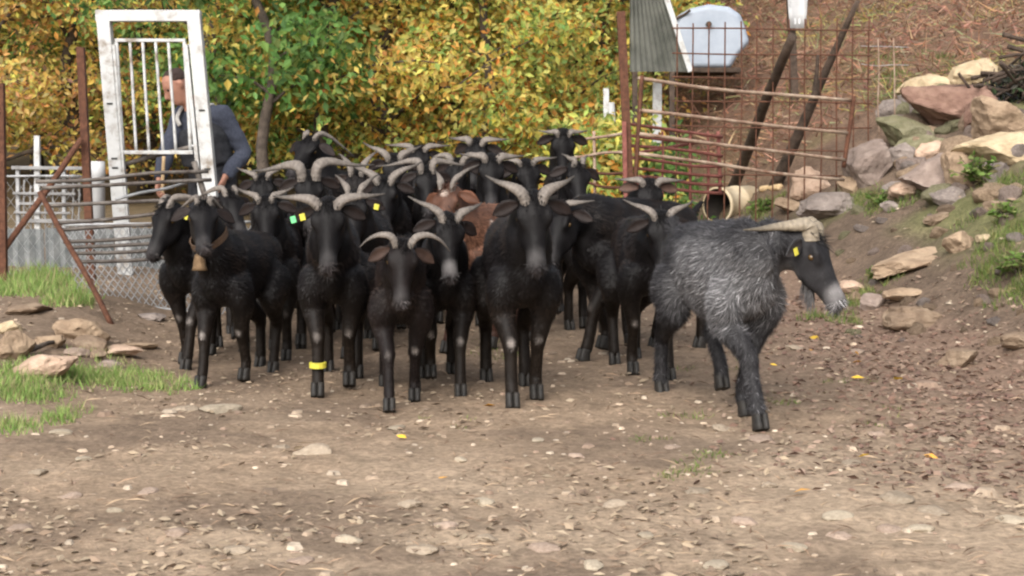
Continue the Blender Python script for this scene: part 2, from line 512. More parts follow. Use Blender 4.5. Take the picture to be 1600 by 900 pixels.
def tree(name, label, x, y, H, spread, pal, nleaf, seed, low=0.08, leafL=0.076, trunk_r=0.07, group=None, lean=(0, 0), nlimb=18, sigma=0.2, pal2=None):
    r = np.random.default_rng(seed)
    root = empty(name, (x, y, gz(x, y) - 0.03))
    tag(root, label, 'tree', group)
    mb = MB()
    tp = [Vector((0, 0, 0))]
    K = 7
    for i in range(1, K + 1):
        t = i / K
        tp.append(Vector((lean[0]*t*H + 0.07*r.standard_normal(), lean[1]*t*H + 0.07*r.standard_normal(), H*t)))
    mb.limb(tp, [trunk_r * (1.25 - 1.05 * i / K) if i else trunk_r * 1.5 for i in range(K+1)], n=8, sub=3)
    obj('trunk', mb.mesh('trunk'), M['bark'], root, smooth=True)
    bb = MB(); cl = []
    for i in range(nlimb):
        t = low + (0.97 - low) * (i + r.random()) / nlimb
        j = min(K - 1, int(t * K)); u = t * K - j
        s0 = tp[j].lerp(tp[j+1], u)
        az = i * 2.4 + r.random() * 0.8
        ln = spread * (1.0 - 0.55 * t) * (0.75 + 0.5 * r.random())
        up = 0.15 + 0.75 * t + 0.2 * r.standard_normal()
        d = Vector((math.cos(az), math.sin(az), up)).normalized()
        e = s0 + d * ln + Vector((0, 0, -0.12 * ln))
        mid = s0 + d * ln * 0.5 + Vector((0.06*r.standard_normal(), 0.06*r.standard_normal(), 0.06))
        r0 = trunk_r * (0.5 - 0.33 * t)
        bb.limb([s0, mid, e], [r0, r0 * 0.6, r0 * 0.2], n=6, sub=3)
        for k in range(4):
            q = 0.3 + 0.7 * (k + r.random()) / 4
            b0 = s0.lerp(mid, q * 2) if q < 0.5 else mid.lerp(e, q * 2 - 1)
            az2 = az + 1.1 * (1 if k % 2 else -1) + 0.4 * r.standard_normal()
            l2 = ln * 0.42 * (0.6 + 0.6 * r.random())
            e2 = b0 + Vector((math.cos(az2), math.sin(az2), 0.1 + 0.4 * r.standard_normal())) * l2
            bb.limb([b0, b0.lerp(e2, 0.5) + Vector((0, 0, 0.04)), e2], [r0 * 0.4, r0 * 0.28, r0 * 0.12], n=5, sub=2)
            for q2 in (0.35, 0.7, 1.0):
                cl.append(b0.lerp(e2, q2))
        cl.append(e)
    obj('branches', bb.mesh('branches'), M['bark'], root, smooth=True)['kind'] = 'stuff'
    nleaf = int(nleaf * 2.1)
    C0 = np.array([tuple(c) for c in cl])
    k = r.choice(len(C0), nleaf)
    C = C0[k] + r.standard_normal((nleaf, 3)) * sigma * np.array([1, 1, 0.75])
    C[:, 2] = np.maximum(C[:, 2], 0.05)
    D = r.standard_normal((nleaf, 3)) * np.array([0.8, 0.6, 0.45]) + np.array([0, -0.15, -0.5])
    N = r.standard_normal((nleaf, 3)) * 0.42 + np.array([0, -0.75, 0.6])
    Ls = leafL * (0.65 + 0.7 * r.random(nleaf)); W = Ls * (0.42 + 0.18 * r.random(nleaf))
    cols = pick(pal, nleaf, r)
    if pal2:
        tint = r.random(len(C0)) < 0.35
        c2 = pick(pal2, nleaf, r)
        cols[tint[k]] = c2[tint[k]]
    shade = (0.85 + 0.3 * r.random(len(C0)))[k]
    obj('crown', leaves_mesh('crown', C, D, N, Ls, W, cols * shade[:, None]), M['leaf'], root)
    return root
def tpx(px, d):
    return (px - 800) / FPX * d, d
G1 = 'autumn trees behind the pen'
def T(label, px, d, H, sp, pal, n, seed, **k):
    x, y = tpx(px, d)
    return tree(k.pop('name', 'autumn_tree'), label, x, y, H, sp, pal, n, seed, group=G1, **k)
T('rusty orange leaved tree behind the thin rusty corner post', -10, 17.5, 5.2, 1.7, 'rusty', 6500, 1, pal2='gold')
T('orange and tan leaved tree behind the tall rusty fence post', 120, 18.5, 5.5, 1.7, 'rusty', 6500, 2, pal2='gold')
T('yellow leaved tree seen through the raised white gate', 225, 19.5, 5.5, 1.6, 'gold', 6500, 3, pal2='green')
T('deep green leafy tree with dark trunk beside the white gate frame', 425, 15.6, 6.0, 0.75, 'green', 3400, 4, low=0.16, trunk_r=0.05, leafL=0.10, lean=(-.05, 0))
T('dense green tree filling the gap behind the man', 355, 16.9, 6.0, 1.1, 'green', 6500, 14, pal2='yg')
T('golden tree next to the deep green tree', 512, 16.6, 5.4, 1.4, 'gold', 7500, 5)
T('brightest golden yellow tree behind the middle of the herd', 610, 17.0, 5.2, 1.6, 'gold', 7500, 6, pal2='yg')
T('yellow tree with thin dark straight trunk between golden and lime trees', 712, 18.6, 5.8, 1.6, 'gold', 7000, 7, pal2='yg')
T('lime and yellow tree with a slim reddish trunk', 780, 16.6, 5.2, 1.1, 'yg', 6200, 8, trunk_r=0.05)
T('lime green and orange tree left of the tall rusty gate post', 868, 18.4, 5.4, 1.45, 'yg', 7500, 9, pal2='gold')
T('yellow green tree behind the tall rusty gate post', 945, 19.2, 5.0, 1.2, 'yg', 6500, 10, pal2='rusty')
T('low lime green bush around the short white stake', 950, 14.3, 1.0, 0.55, 'yg', 1500, 71, low=0.05, trunk_r=0.02, nlimb=14, sigma=0.12, name='leafy_bush')
T('low green bush beneath the grey shed side', 1012, 14.6, 0.8, 0.5, 'green', 1100, 72, low=0.05, trunk_r=0.02, nlimb=12, sigma=0.12, name='leafy_bush')
far = 'far tree half hidden in the golden foliage'
for i, (px, d, pal) in enumerate([(-330, 20, 'rusty'), (-160, 21.5, 'gold'), (60, 22.5, 'gold'), (190, 23, 'rusty'), (300, 22, 'green'), (400, 23, 'yg'), (545, 22.5, 'gold'), (660, 23.5, 'yg'), (760, 22, 'gold'), (840, 23.5, 'yg'), (930, 23, 'yg'), (1020, 24.5, 'wood')]):
    T(far, px, d, 6.0, 1.9, pal, 4200, 40 + i, leafL=0.15, pal2='wood')

# far-off wood on the rising slope: reads as one mass
r = np.random.default_rng(77)
n = 62000
X = r.uniform(-24, 14, n); Y = r.uniform(26.5, 44, n)
keep = ~((X > 3.2) & (Y < 36))
X, Y = X[keep], Y[keep]; n = len(X)
Z = np.array([gz0(x, y) for x, y in zip(X, Y)]) + r.random(n) ** 1.3 * 2.6 * (0.5 + 0.5 * np.array([noise.noise(Vector((x*.6, y*.6, 0))) + 0.5 for x, y in zip(X, Y)]))
Ls = r.uniform(0.22, 0.4, n)
o = obj('far_woodland', leaves_mesh('wood', np.stack([X, Y, Z], 1), r.standard_normal((n, 3)) - np.array([0, 0, .4]), r.standard_normal((n, 3)) * .5 + np.array([0, -.75, .65]), Ls, Ls * 0.6, pick('wood', n, r)), M['leaf'])
tag(o, 'dim far-off wood covering the slope behind the trees', 'woodland', kind='stuff')

# ------------------------------------------------------------------ low vegetation (nobody could count it)
def scatter_blades(name, label, cat, pts, per, rad, hgt, pal_cols, seed, width=0.006, lean=0.5):
    r = np.random.default_rng(seed)
    P, D, S, Cc = [], [], [], []
    for (x, y, sc) in pts:
        k = int(per * sc)
        rr = rad * sc * np.sqrt(r.random(k)); th = r.random(k) * 6.283
        xx = x + rr * np.cos(th); yy = y + rr * np.sin(th)
        for i in range(k):
            P.append((xx[i], yy[i], gz(xx[i], yy[i]) - 0.004))
        h = hgt * (0.4 + 0.8 * r.random(k)) * (1.15 - 0.6 * rr / (rad * sc))
        dd = np.stack([lean * r.standard_normal(k), lean * r.standard_normal(k), np.ones(k)], 1)
        D.append(norm(dd) * h[:, None])
        aa = r.random(k) * 6.283
        S.append(np.stack([np.cos(aa), np.sin(aa), 0 * aa], 1))
        ci = r.integers(0, len(pal_cols), k)
        Cc.append(np.array(pal_cols)[ci] * (0.75 + 0.5 * r.random((k, 1))))
    P = np.array(P); D = np.concatenate(D); S = np.concatenate(S); Cc = np.concatenate(Cc)
    o = obj(name, blades_mesh(name, P, D, S, Cc, np.full(len(P), width)), M['blade'])
    return tag(o, label, cat, kind='stuff')
GR = [(0.19, 0.30, 0.075), (0.24, 0.36, 0.09), (0.15, 0.24, 0.06), (0.33, 0.38, 0.14), (0.34, 0.30, 0.15)]
GRD = [(0.12, 0.18, 0.04), (0.17, 0.22, 0.06), (0.22, 0.21, 0.08), (0.09, 0.13, 0.035)]
pts = []
r = np.random.default_rng(3)
def gpts(lst):
    out = []
    for (px, py, sc, n, sx, sy) in lst:
        for _ in range(n):
            p = hit(px + sx * r.standard_normal(), py + sy * r.standard_normal())
            out.append((p.x, p.y, sc * (0.6 + 0.7 * r.random())))
    return out
scatter_blades('grass', 'fresh green grass patch on the low mound by the stones', 'grass',
    gpts([(95, 585, 1.0, 14, 30, 9), (50, 605, 1.0, 10, 28, 9), (145, 592, 0.8, 10, 30, 6), (205, 600, 0.5, 12, 35, 6), (15, 620, 0.9, 6, 15, 8), (95, 655, 0.5, 5, 14, 5), (8, 670, 0.7, 4, 8, 6), (250, 608, 0.35, 7, 18, 4)]), 120, 0.15, 0.075, GR, 1, 0.006)
scatter_blades('grass', 'green grass growing under the wire fence behind the timber', 'grass',
    gpts([(70, 448, 1.0, 14, 30, 10), (40, 440, 1.0, 8, 16, 8), (105, 466, 0.8, 7, 14, 6)]), 130, 0.17, 0.13, GR, 2, 0.009)
scatter_blades('grass', 'thin weeds in tufts on the earth bank among the rocks', 'grass',
    gpts([(1380, 318, 1.0, 8, 22, 8), (1350, 325, .7, 4, 14, 6), (1200, 335, .8, 6, 20, 4), (1190, 320, .7, 4, 14, 4), (1580, 360, 1.0, 9, 25, 14), (1545, 395, .9, 7, 25, 10), (1585, 440, 1.0, 8, 16, 18), (1535, 430, .7, 6, 30, 10), (1400, 435, .6, 6, 25, 5), (1400, 140, 1.3, 8, 14, 16), (1380, 100, 1.3, 8, 25, 12), (1470, 95, 1.2, 6, 25, 8), (1570, 290, 1, 6, 22, 8), (1540, 240, .8, 4, 20, 4), (1285, 500, .6, 9, 30, 8), (1330, 470, .6, 6, 14, 8)]), 80, 0.12, 0.09, GRD, 3, 0.007)
scatter_blades('grass', 'sparse grass sprigs scattered on the trodden yard', 'grass',
    gpts([(1225, 630, .55, 4, 10, 4), (1020, 685, .5, 4, 12, 4), (1090, 720, .7, 8, 30, 12), (1080, 655, .5, 5, 30, 4), (765, 550, .7, 7, 18, 6), (1320, 600, .4, 4, 20, 5), (1150, 580, .5, 6, 40, 12), (1390, 650, .4, 4, 20, 8), (1080, 745, .5, 4, 30, 6), (690, 660, .3, 3, 50, 10)]), 45, 0.11, 0.035, GRD, 4, 0.006, lean=0.9)
# bracken on the hillside right
r = np.random.default_rng(8)
n = 95000
X = r.uniform(0.6, 13, n); Y = r.uniform(15.0, 31, n)
keep = (X - np.array([toe(y) for y in Y]) > 0.35 + 0.5 * r.random(n)) & (X < 0.36 * Y + 1)
X, Y = X[keep], Y[keep]; n = len(X)
pn = np.array([noise.noise(Vector((x * .7, y * .7, 5))) for x, y in zip(X, Y)])
Z = np.array([gz(x, y) for x, y in zip(X, Y)]) + r.random(n) * (0.10 + 0.22 * (pn + 0.4).clip(0, 1))
cols = pick('bracken', n, r)
gcol = pick('wood', n, r) * 0.6
isg = (pn < -0.22) & (r.random(n) < 0.6)
cols[isg] = gcol[isg]
dv = norm(r.standard_normal((n, 3)) * np.array([1, 1, .55]) + np.array([0, -.15, .25])) * r.uniform(0.08, 0.26, (n, 1))
o = obj('bracken', blades_mesh('bracken', np.stack([X, Y, Z - 0.04], 1), dv, norm(r.standard_normal((n, 3))), cols, r.uniform(0.008, 0.022, n)), M['dry'])
tag(o, 'rust brown dead bracken covering the hillside', 'bracken', kind='stuff')

# dead leaves and straw on the yard
def litter(name, label, n, xf, size, cols, seed, mat, flat=0.35, asp=0.5):
    r = np.random.default_rng(seed)
    X, Y = xf(r, n); n = len(X)
    Z = np.array([gz(x, y) for x, y in zip(X, Y)]) + 0.004 + 0.006 * r.random(n)
    a = r.random(n) * 6.283
    D = np.stack([np.cos(a), np.sin(a), 0.22 * r.standard_normal(n)], 1)
    N = np.stack([flat * r.standard_normal(n), flat * r.standard_normal(n), np.ones(n)], 1)
    Ls = size * (0.45 + 0.9 * r.random(n))
    c = np.array(cols)[r.integers(0, len(cols), n)] * (0.7 + 0.55 * r.random((n, 1)))
    o = obj(name, leaves_mesh(name, np.stack([X, Y, Z], 1), D, N, Ls, Ls * asp * (0.7 + 0.6 * r.random(n)), c, fold=-0.18), mat)
    return tag(o, label, 'litter', kind='stuff')
def yard(r, n):
    Y = 3.6 + 8.4 * r.random(n) ** 1.5
    X = (r.random(n) - 0.5) * (0.66 * Y + 0.5)
    return X, Y
def yard_cl(r, n):
    X, Y = yard(r, n * 2)
    k = np.array([noise.noise(Vector((x * 1.4, y * 1.4, 2))) for x, y in zip(X, Y)]) > 0.02
    return X[k], Y[k]
def verge(r, n):
    Y = 5.0 + 6.0 * r.random(n)
    X = np.array([toe(y) for y in Y]) - 0.45 + 0.42 * r.standard_normal(n) - 0.25 * (8.5 - Y).clip(0, 3) 
    return X, Y
litter('leaf_litter', 'dead tan and brown leaf scraps strewn over the yard', 4000, yard_cl, 0.036, [(0.30, 0.23, 0.16), (0.36, 0.285, 0.20), (0.21, 0.15, 0.105), (0.33, 0.255, 0.175), (0.26, 0.19, 0.135)], 1, M['dry'])
litter('leaf_litter', 'drift of reddish brown dead leaves along the foot of the bank', 4200, verge, 0.038, [(0.21, 0.13, 0.095), (0.18, 0.11, 0.082), (0.25, 0.17, 0.125), (0.16, 0.10, 0.078), (0.28, 0.20, 0.15)], 2, M['dry'], flat=0.6)
litter('straw', 'thin straw and twig bits pressed into the yard', 2600, yard, 0.07, [(0.17, 0.11, 0.075), (0.12, 0.075, 0.05), (0.40, 0.29, 0.19), (0.30, 0.20, 0.13)], 3, M['dry'], asp=0.08)
litter('leaf_litter', 'few bright yellow fallen leaves by the bank', 16, lambda r, n: (np.concatenate([1.75 + 0.28 * r.standard_normal(n - 6), r.uniform(-1.5, 1.5, 6)]), np.concatenate([8.6 + 0.5 * r.standard_normal(n - 6), r.uniform(4.5, 7, 6)])), 0.06, [(0.65, 0.42, 0.05), (0.6, 0.30, 0.06)], 4, M['dry'], flat=0.6)
# gravel: small irregular lumps
def gravel(n, seed):
    r = np.random.default_rng(seed)
    X, Y = yard(r, n)
    V, Fc, Cc = [], [], []
    base = np.array([(1,0,0),(0.5,0.87,0),(-0.5,0.87,0),(-1,0,0),(-0.5,-0.87,0),(0.5,-0.87,0)], float)
    pal = np.array([(0.36, 0.28, 0.205), (0.31, 0.235, 0.17), (0.41, 0.335, 0.255), (0.24, 0.17, 0.125), (0.18, 0.135, 0.10)])
    for i in range(n):
        s = 0.0045 * math.exp(0.65 * abs(r.standard_normal())) 
        b = len(V); j = r.uniform(0.7, 1.3, (6, 1)); a = r.random() * 6.28
        R = np.array([[math.cos(a), -math.sin(a), 0], [math.sin(a), math.cos(a), 0], [0, 0, 1]])
        lo = (base * j * s * np.array([1.3, 0.9, 1])) @ R.T
        up = lo * r.uniform(0.5, 0.8) + np.array([0, 0, s * r.uniform(0.35, 0.8)])
        z = gz(X[i], Y[i]) - 0.002
        V += [tuple(p + np.array([X[i], Y[i], z])) for p in lo] + [tuple(p + np.array([X[i], Y[i], z])) for p in up]
        Fc += [(b+k, b+(k+1) % 6, b+6+(k+1) % 6, b+6+k) for k in range(6)] + [tuple(range(b+6, b+12))]
        c = pal[r.integers(0, 5)] * r.uniform(0.75, 1.2)
        Cc += [c] * 12
    me = bpy.data.meshes.new('gravel'); me.from_pydata(V, [], Fc); me.update(); set_col(me, np.array(Cc))
    tag(obj('gravel', me, M['gravel']), 'small gravel and crumbs of earth over the yard', 'gravel', kind='stuff')
gravel(2800, 5)

# ------------------------------------------------------------------ rocks
import bmesh
def rock_mesh(seed, sx, sy, sz, cuts=11, sub=4, rough=0.12):
    r = random.Random(seed)
    bm = bmesh.new()
    bmesh.ops.create_icosphere(bm, subdivisions=sub, radius=1.0)
    planes = []
    for _ in range(cuts):
        v = Vector((r.gauss(0, 1), r.gauss(0, 1), r.gauss(0, 1))).normalized()
        planes.append((v, r.uniform(0.52, 0.85)))
    off = Vector((seed * 3.7, seed * 1.3, 0))
    for v in bm.verts:
        p = v.co.copy()
        for (nn, d) in planes:
            k = p.dot(nn) - d
            if k > 0:
                p -= nn * k * 0.94
        p *= 1 + rough * noise.fractal(p * 2.2 + off, 1.0, 2.0, 4) + 0.03 * noise.noise(p * 9 + off)
        v.co = Vector((p.x * sx, p.y * sy, p.z * sz)) * 1.2
    me = bpy.data.meshes.new('rock'); bm.to_mesh(me); bm.free()
    return me
def rock(px, py, w, h, mat, label, seed, tilt=0.0, dep=0.8, sink=0.22, name='rock', group='rocks tumbled on the earth bank'):
    """px, py: centre of its foot in the photo; w, h: its size there"""
    p = hit(px, py)
    k = p.y / FPX
    sx, sz = w * k / 2, h * k / 2
    me = rock_mesh(seed, sx, sx * dep, sz)
    o = obj(name, me, M[mat], None, (p.x, p.y + sx * dep * 0.5, p.z + sz * (1 - 2 * sink)))
    o.rotation_euler = (0.1 * math.sin(seed), tilt, 0.5 * math.sin(seed * 2.3))
    return tag(o, label, 'rock', group)
rk = [
 (1267, 306, 66, 50, 'rock_peach', 'bright peach coloured boulder above the cream drum', 0),
 (1452, 150, 70, 36, 'rock_cream', 'cream topped stone on the crest of the rock pile', -.1),
 (1520, 128, 66, 30, 'rock_cream', 'long cream stone leaning against the dark brush', -.5),
 (1440, 182, 70, 40, 'rock_grey', 'grey block under the cream topped crest stone', .1),
 (1500, 196, 120, 76, 'rock_red', 'large reddish brown boulder in the middle of the rock pile', .25),
 (1572, 212, 100, 56, 'rock_tan', 'buff boulder wedged beside the large reddish boulder', .3),
 (1424, 226, 84, 44, 'rock_moss', 'mossy olive slab stacked on the rock pile', .1),
 (1436, 246, 74, 34, 'rock_moss', 'mossy olive stone under the mossy slab', -.1),
 (1452, 248, 48, 26, 'rock_peach', 'small pinkish stone in front of the mossy stones', -.1),
 (1408, 262, 40, 34, 'rock_grey', 'small grey stone between the mauve boulder and the mossy stones', 0),
 (1358, 284, 92, 84, 'rock_mauve', 'big mauve grey boulder at the end of the rusty gate', 0),
 (1565, 258, 120, 54, 'rock_cream', 'wide tan yellow boulder above the green plant', -.2),
 (1476, 296, 104, 56, 'rock_mauve', 'broad pinkish tan boulder below the small pinkish stone', -.25),
 (1512, 288, 66, 56, 'rock_tan', 'tan boulder tucked behind the green plant', .1),
 (1530, 202, 46, 46, 'rock_red', 'upright red brown stone below the large reddish boulder', .1),
 (1300, 338, 90, 40, 'rock_grey', 'flat grey tan rock below the peach boulder', -.1),
 (1240, 330, 50, 24, 'rock_tan', 'low tan rock beside the flat grey rock', .2),
 (1428, 306, 60, 26, 'rock_peach', 'pinkish flat stone at the lower edge of the pile', -.1),
 (1420, 424, 116, 34, 'rock_tan', 'long tilted tan slab half buried in the bank', -.3),
 (1500, 392, 52, 36, 'rock_tan', 'tan stone above the long tilted slab', -.4),
 (1536, 380, 24, 16, 'rock_cream', 'little cream stone on the bank above the slab', 0),
 (1362, 484, 50, 28, 'rock_mauve', 'low pinkish stone at the bank foot beside the grey goat', 0),
 (1332, 455, 34, 18, 'rock_peach', 'small pink stone by the muzzle of the grey goat', .2),
 (1418, 468, 60, 20, 'rock_tan', 'flat tan stone at the foot of the bank', 0),
 (1432, 512, 100, 40, 'rock_earth', 'rounded earth coloured boulder half buried at the bank foot', 0),
 (1556, 215, 40, 26, 'rock_grey', 'small grey stone under the buff boulder', 0),
 (1330, 305, 40, 30, 'rock_tan', 'small tan stone between peach boulder and mauve boulder', .2),
 (1395, 330, 30, 16, 'rock_grey', 'small grey stone under the pinkish flat stone', .2),
 (1560, 330, 40, 20, 'rock_earth', 'dull brown stone below the green plant', .2),
 (1470, 345, 46, 18, 'rock_earth', 'dull brown stone sunk in the bare bank', -.3),
 (1595, 545, 60, 30, 'rock_earth', 'brown clod among the dead leaves at the bank foot', 0),
 (1500, 572, 60, 36, 'rock_earth', 'dark brown clod in the drift of dead leaves', 0),
]
for i, (px, py, w, h, mt, lb, ti) in enumerate(rk):
    big = 1.22 if py < 300 and px > 1380 else 1.0
    rock(px, py, w * big, h * big, mt, lb, 100 + i, ti)
fillr = random.Random(21)
fm_ = [rock_mesh(400 + i, 1, 0.85, 0.65, cuts=10, sub=3) for i in range(6)]
for i in range(104):
    if i < 64:
        px, py, w = fillr.uniform(1395, 1600), fillr.uniform(150, 315), fillr.uniform(26, 66)
        if py < 190 and px > 1500: px -= 90
        lb, gp = 'small tumbled stone filling the gaps of the rock pile', 'small stones of the rock pile'
    else:
        px, py, w = fillr.uniform(1290, 1600), fillr.uniform(330, 540), fillr.uniform(12, 34)
        lb, gp = 'small dull stone sticking out of the bare earth bank', 'small stones in the earth bank'
    p = hit(px, py); k = w * p.y / FPX / 2
    mt = ['rock_tan', 'rock_grey', 'rock_earth', 'rock_mauve', 'rock_moss'][fillr.randrange(5)]
    key = 'fill_%d_%s' % (i % 6, mt)
    if key not in bpy.data.meshes:
        me2 = fm_[i % 6].copy(); me2.name = key; me2.materials.append(M[mt])
    o = obj('bank_stone', bpy.data.meshes[key], None, None, (p.x, p.y + k * .4, p.z + .12 * k))
    o.scale = (k, k, k * fillr.uniform(.7, 1.1)); o.rotation_euler = (fillr.gauss(0, .25), fillr.gauss(0, .25), fillr.uniform(0, 6))
    tag(o, lb, 'stone', gp)
lk = [
 (18, 562, 60, 48, 'rock_tan', 'square tan stone in front of the timber beam', .1),
 (60, 592, 100, 44, 'rock_peach', 'orange tan stone behind the grass patch', -.35),
 (80, 542, 46, 26, 'rock_tan', 'tan stone under the timber beam', 0),
 (126, 532, 74, 44, 'rock_tan', 'rounded tan stone at the right end of the timber beam', .1),
 (140, 548, 50, 26, 'rock_earth', 'brown stone by the foot of the rusty slanted bar', .2),
 (12, 520, 40, 24, 'rock_cream', 'yellowish stone at the left end of the beam', 0),
 (40, 490, 80, 22, 'rock_earth', 'flat brown stone behind the timber beam', 0),
 (182, 556, 74, 16, 'rock_peach', 'pale flat stone near the foot of the slanted bar', 0),
 (215, 545, 50, 12, 'rock_tan', 'thin flat stone below the diamond mesh', 0),
 (236, 500, 40, 14, 'rock_grey', 'grey stone showing through the diamond mesh', 0),
 (170, 575, 40, 12, 'rock_mauve', 'small flat mauve stone on the left of the yard', 0),
 (150, 560, 30, 14, 'rock_earth', 'little brown stone beside the pale flat stone', 0),
]
for i, (px, py, w, h, mt, lb, ti) in enumerate(lk):
    rock(px, py, w, h, mt, lb, 200 + i, ti, group='stones by the left fence')
# loose flat stones on the yard
fl = [(490, 708, 60, 14), (115, 553, 50, 10), (345, 640, 60, 10), (290, 640, 36, 8), (110, 777, 34, 9), (95, 678, 34, 8), (640, 790, 40, 9), (275, 835, 34, 10), (545, 845, 40, 10), (660, 862, 50, 10), (695, 825, 38, 12),
      (755, 788, 36, 10), (760, 845, 40, 9), (850, 860, 50, 12), (925, 885, 40, 10), (1090, 770, 40, 8), (1165, 817, 44, 10), (1120, 887, 46, 10), (1125, 670, 30, 8), (1190, 690, 50, 9), (1310, 812, 44, 12), (1400, 780, 50, 18), (1390, 830, 38, 14),
      (1440, 830, 40, 9), (1460, 800, 50, 8), (1500, 765, 42, 10), (1580, 815, 46, 10), (1330, 725, 30, 8), (1310, 842, 36, 10), (1010, 840, 30, 8), (960, 790, 40, 8), (900, 715, 26, 6), (620, 670, 30, 6), (440, 700, 26, 6), (230, 770, 36, 9),
      (130, 720, 26, 8), (60, 740, 30, 7), (30, 830, 40, 10), (180, 800, 24, 9), (370, 860, 40, 9), (470, 880, 40, 9), (1240, 860, 40, 9), (1200, 760, 28, 8), (1050, 700, 24, 5), (720, 720, 22, 5), (1480, 690, 30, 7), (1370, 680, 26, 7), (840, 690, 24, 5), (1240, 545, 30, 6), (1340, 552, 26, 6)]
sm = [rock_mesh(300 + i, 1, 0.8, 0.42, cuts=7, sub=3) for i in range(6)]
for i, (px, py, w, h) in enumerate(fl):
    p = hit(px, py)
    k = w * p.y / FPX / 2
    me = sm[i % 6] if i >= 6 else sm[i]
    mt = ['stone_a', 'stone_b', 'stone_c'][(i * 7) % 3]
    key = 'fl_%d_%s' % (i % 6, mt)
    if key not in bpy.data.meshes:
        me2 = me.copy(); me2.name = key; me2.materials.append(M[mt])
    o = obj('flat_stone', bpy.data.meshes[key], None, None, (p.x, p.y, p.z + 0.03 * k))
    o.scale = (k, k * 1.1, k * min(1.0, 3.4 * h / w))
    o.rotation_euler = (0, 0, i * 1.9)
    tag(o, 'pale flat stone trodden into the dirt of the yard', 'stone', 'flat stones in the yard')

# plants on the bank
def plant(px, py, n, rad, label, seed, leaf=0.05, cols=GR):
    r = np.random.default_rng(seed)
    p = hit(px, py)
    root = empty('leafy_plant', p)
    tag(root, label, 'plant')
    st = MB(); C, D = [], []
    for i in range(n):
        a = r.random() * 6.28; el = r.uniform(0.3, 1.3); l = rad * r.uniform(0.5, 1.1)
        e = Vector((math.cos(a) * math.cos(el), math.sin(a) * math.cos(el), math.sin(el))) * l
        st.limb([(0, 0, -0.03), e * 0.5 + Vector((0, 0, .02)), e], [0.004, 0.003, 0.002], n=5, sub=2)
        for q in (0.45, 0.6, 0.75, 0.9, 1.0):
            for _ in range(2):
                C.append(tuple(e * q)); D.append(tuple(e.normalized() * 0.5 + Vector((r.standard_normal(), r.standard_normal(), 0.3 * r.standard_normal()))))
    obj('stems', st.mesh('stems'), M['bark'], root)['kind'] = 'stuff'
    k = len(C); Ls = leaf * r.uniform(0.6, 1.3, k)
    cc = np.array(cols)[r.integers(0, len(cols), k)] * r.uniform(0.6, 1.3, (k, 1))
    obj('leaves', leaves_mesh('leaves', np.array(C), np.array(D), r.standard_normal((k, 3)) * .5 + np.array([0, -.2, .9]), Ls, Ls * .7, cc), M['leaf'], root)
plant(1530, 290, 34, 0.2, 'dense green leafy plant below the wide tan yellow boulder', 1)
plant(1375, 322, 16, 0.13, 'small green plant in front of the big mauve boulder', 2)
plant(1190, 332, 14, 0.12, 'green weed beside the open end of the drum rim', 3)
plant(1368, 436, 10, 0.07, 'tiny weed in front of the long tilted slab', 4)
plant(1590, 430, 20, 0.16, 'ragged green weed on the lower bank', 5)
plant(1572, 345, 14, 0.12, 'low green weed above the bare patch of bank', 6)

# ================================================================== FENCES, GATES AND CLUTTER
class Thing:
    def __init__(s, name, label, cat, loc, group=None):
        s.loc = Vector(loc)
        s.root = empty(name, loc)
        tag(s.root, label, cat, group)
    def bar(s, p1, p2, r, mat, name='bar', n=8, bend=0.004, r2=None, parent=None):
        a, b = Vector(p1) - s.loc, Vector(p2) - s.loc
        mb = MB()
        q = [a.lerp(b, t) for t in (0, .33, .66, 1)]
        for v in q[1:3]:
            v += Vector((random.gauss(0, bend), random.gauss(0, bend), random.gauss(0, bend)))
        r2 = r2 or r
        mb.limb(q, [r, r*.67+r2*.33, r*.33+r2*.67, r2], ref=(0.3, 1, 0.2), n=n, sub=3)
        return obj(name, mb.mesh(name), M[mat], parent or s.root, smooth=True)
    def beam(s, p1, p2, w, d, mat, name='post', bev=0.004, ref=(0, 1, 0)):
        a, b = Vector(p1) - s.loc, Vector(p2) - s.loc
        T = (b - a).normalized(); A = Vector(ref); A = (A - T * A.dot(T)).normalized(); B = T.cross(A)
        mb = MB()
        mb.ring_loft([[c + A*(i*d/2) + B*(j*w/2) for (i, j) in ((-1,-1),(1,-1),(1,1),(-1,1))] for c in (a, b)])
        o = obj(name, mb.mesh(name), M[mat], s.root)
        bevel(o, bev)
        return o
def foot(px, d, dz=-0.03):
    x = (px - 800) / FPX * d
    return Vector((x, d, gz(x, d) + dz))

# --- white lift gate in its frame
D = 11.3
t = Thing('lift_gate', 'white metal lift gate raised in its tall frame', 'gate', foot(195, D))
bl, br = foot(195, D), foot(343, D)
tl, tr = at(162, 20, D), at(303, 20, D)
def dirn(b, tp): return (tp - b)
t.beam(bl, tl, 0.088, 0.088, 'white_paint', 'post')
t.beam(br, tr, 0.088, 0.088, 'white_paint', 'post')
t.beam(at(151, 25, D) , at(314, 25, D), 0.075, 0.084, 'white_paint', 'lintel')
for (bx, by, tx, ty) in ((bl, None, tl, None), (br, None, tr, None)):
    for f in (0.42, 0.455, 0.66):
        c = bx.lerp(tx, f) + Vector((0, -0.046, 0))
        o = t.beam(c - Vector((0.02, 0, 0)), c + Vector((0.02, 0, 0)), 0.012, 0.006, 'slot', 'slot', 0.001)
# guide rails beside the posts
t.beam(at(178, 70, D-0.01), foot(204, D-0.01), 0.025, 0.05, 'white_paint', 'guide_rail', 0.002)
t.beam(at(291, 70, D-0.01), foot(327, D-0.01), 0.025, 0.05, 'white_paint', 'guide_rail', 0.002)
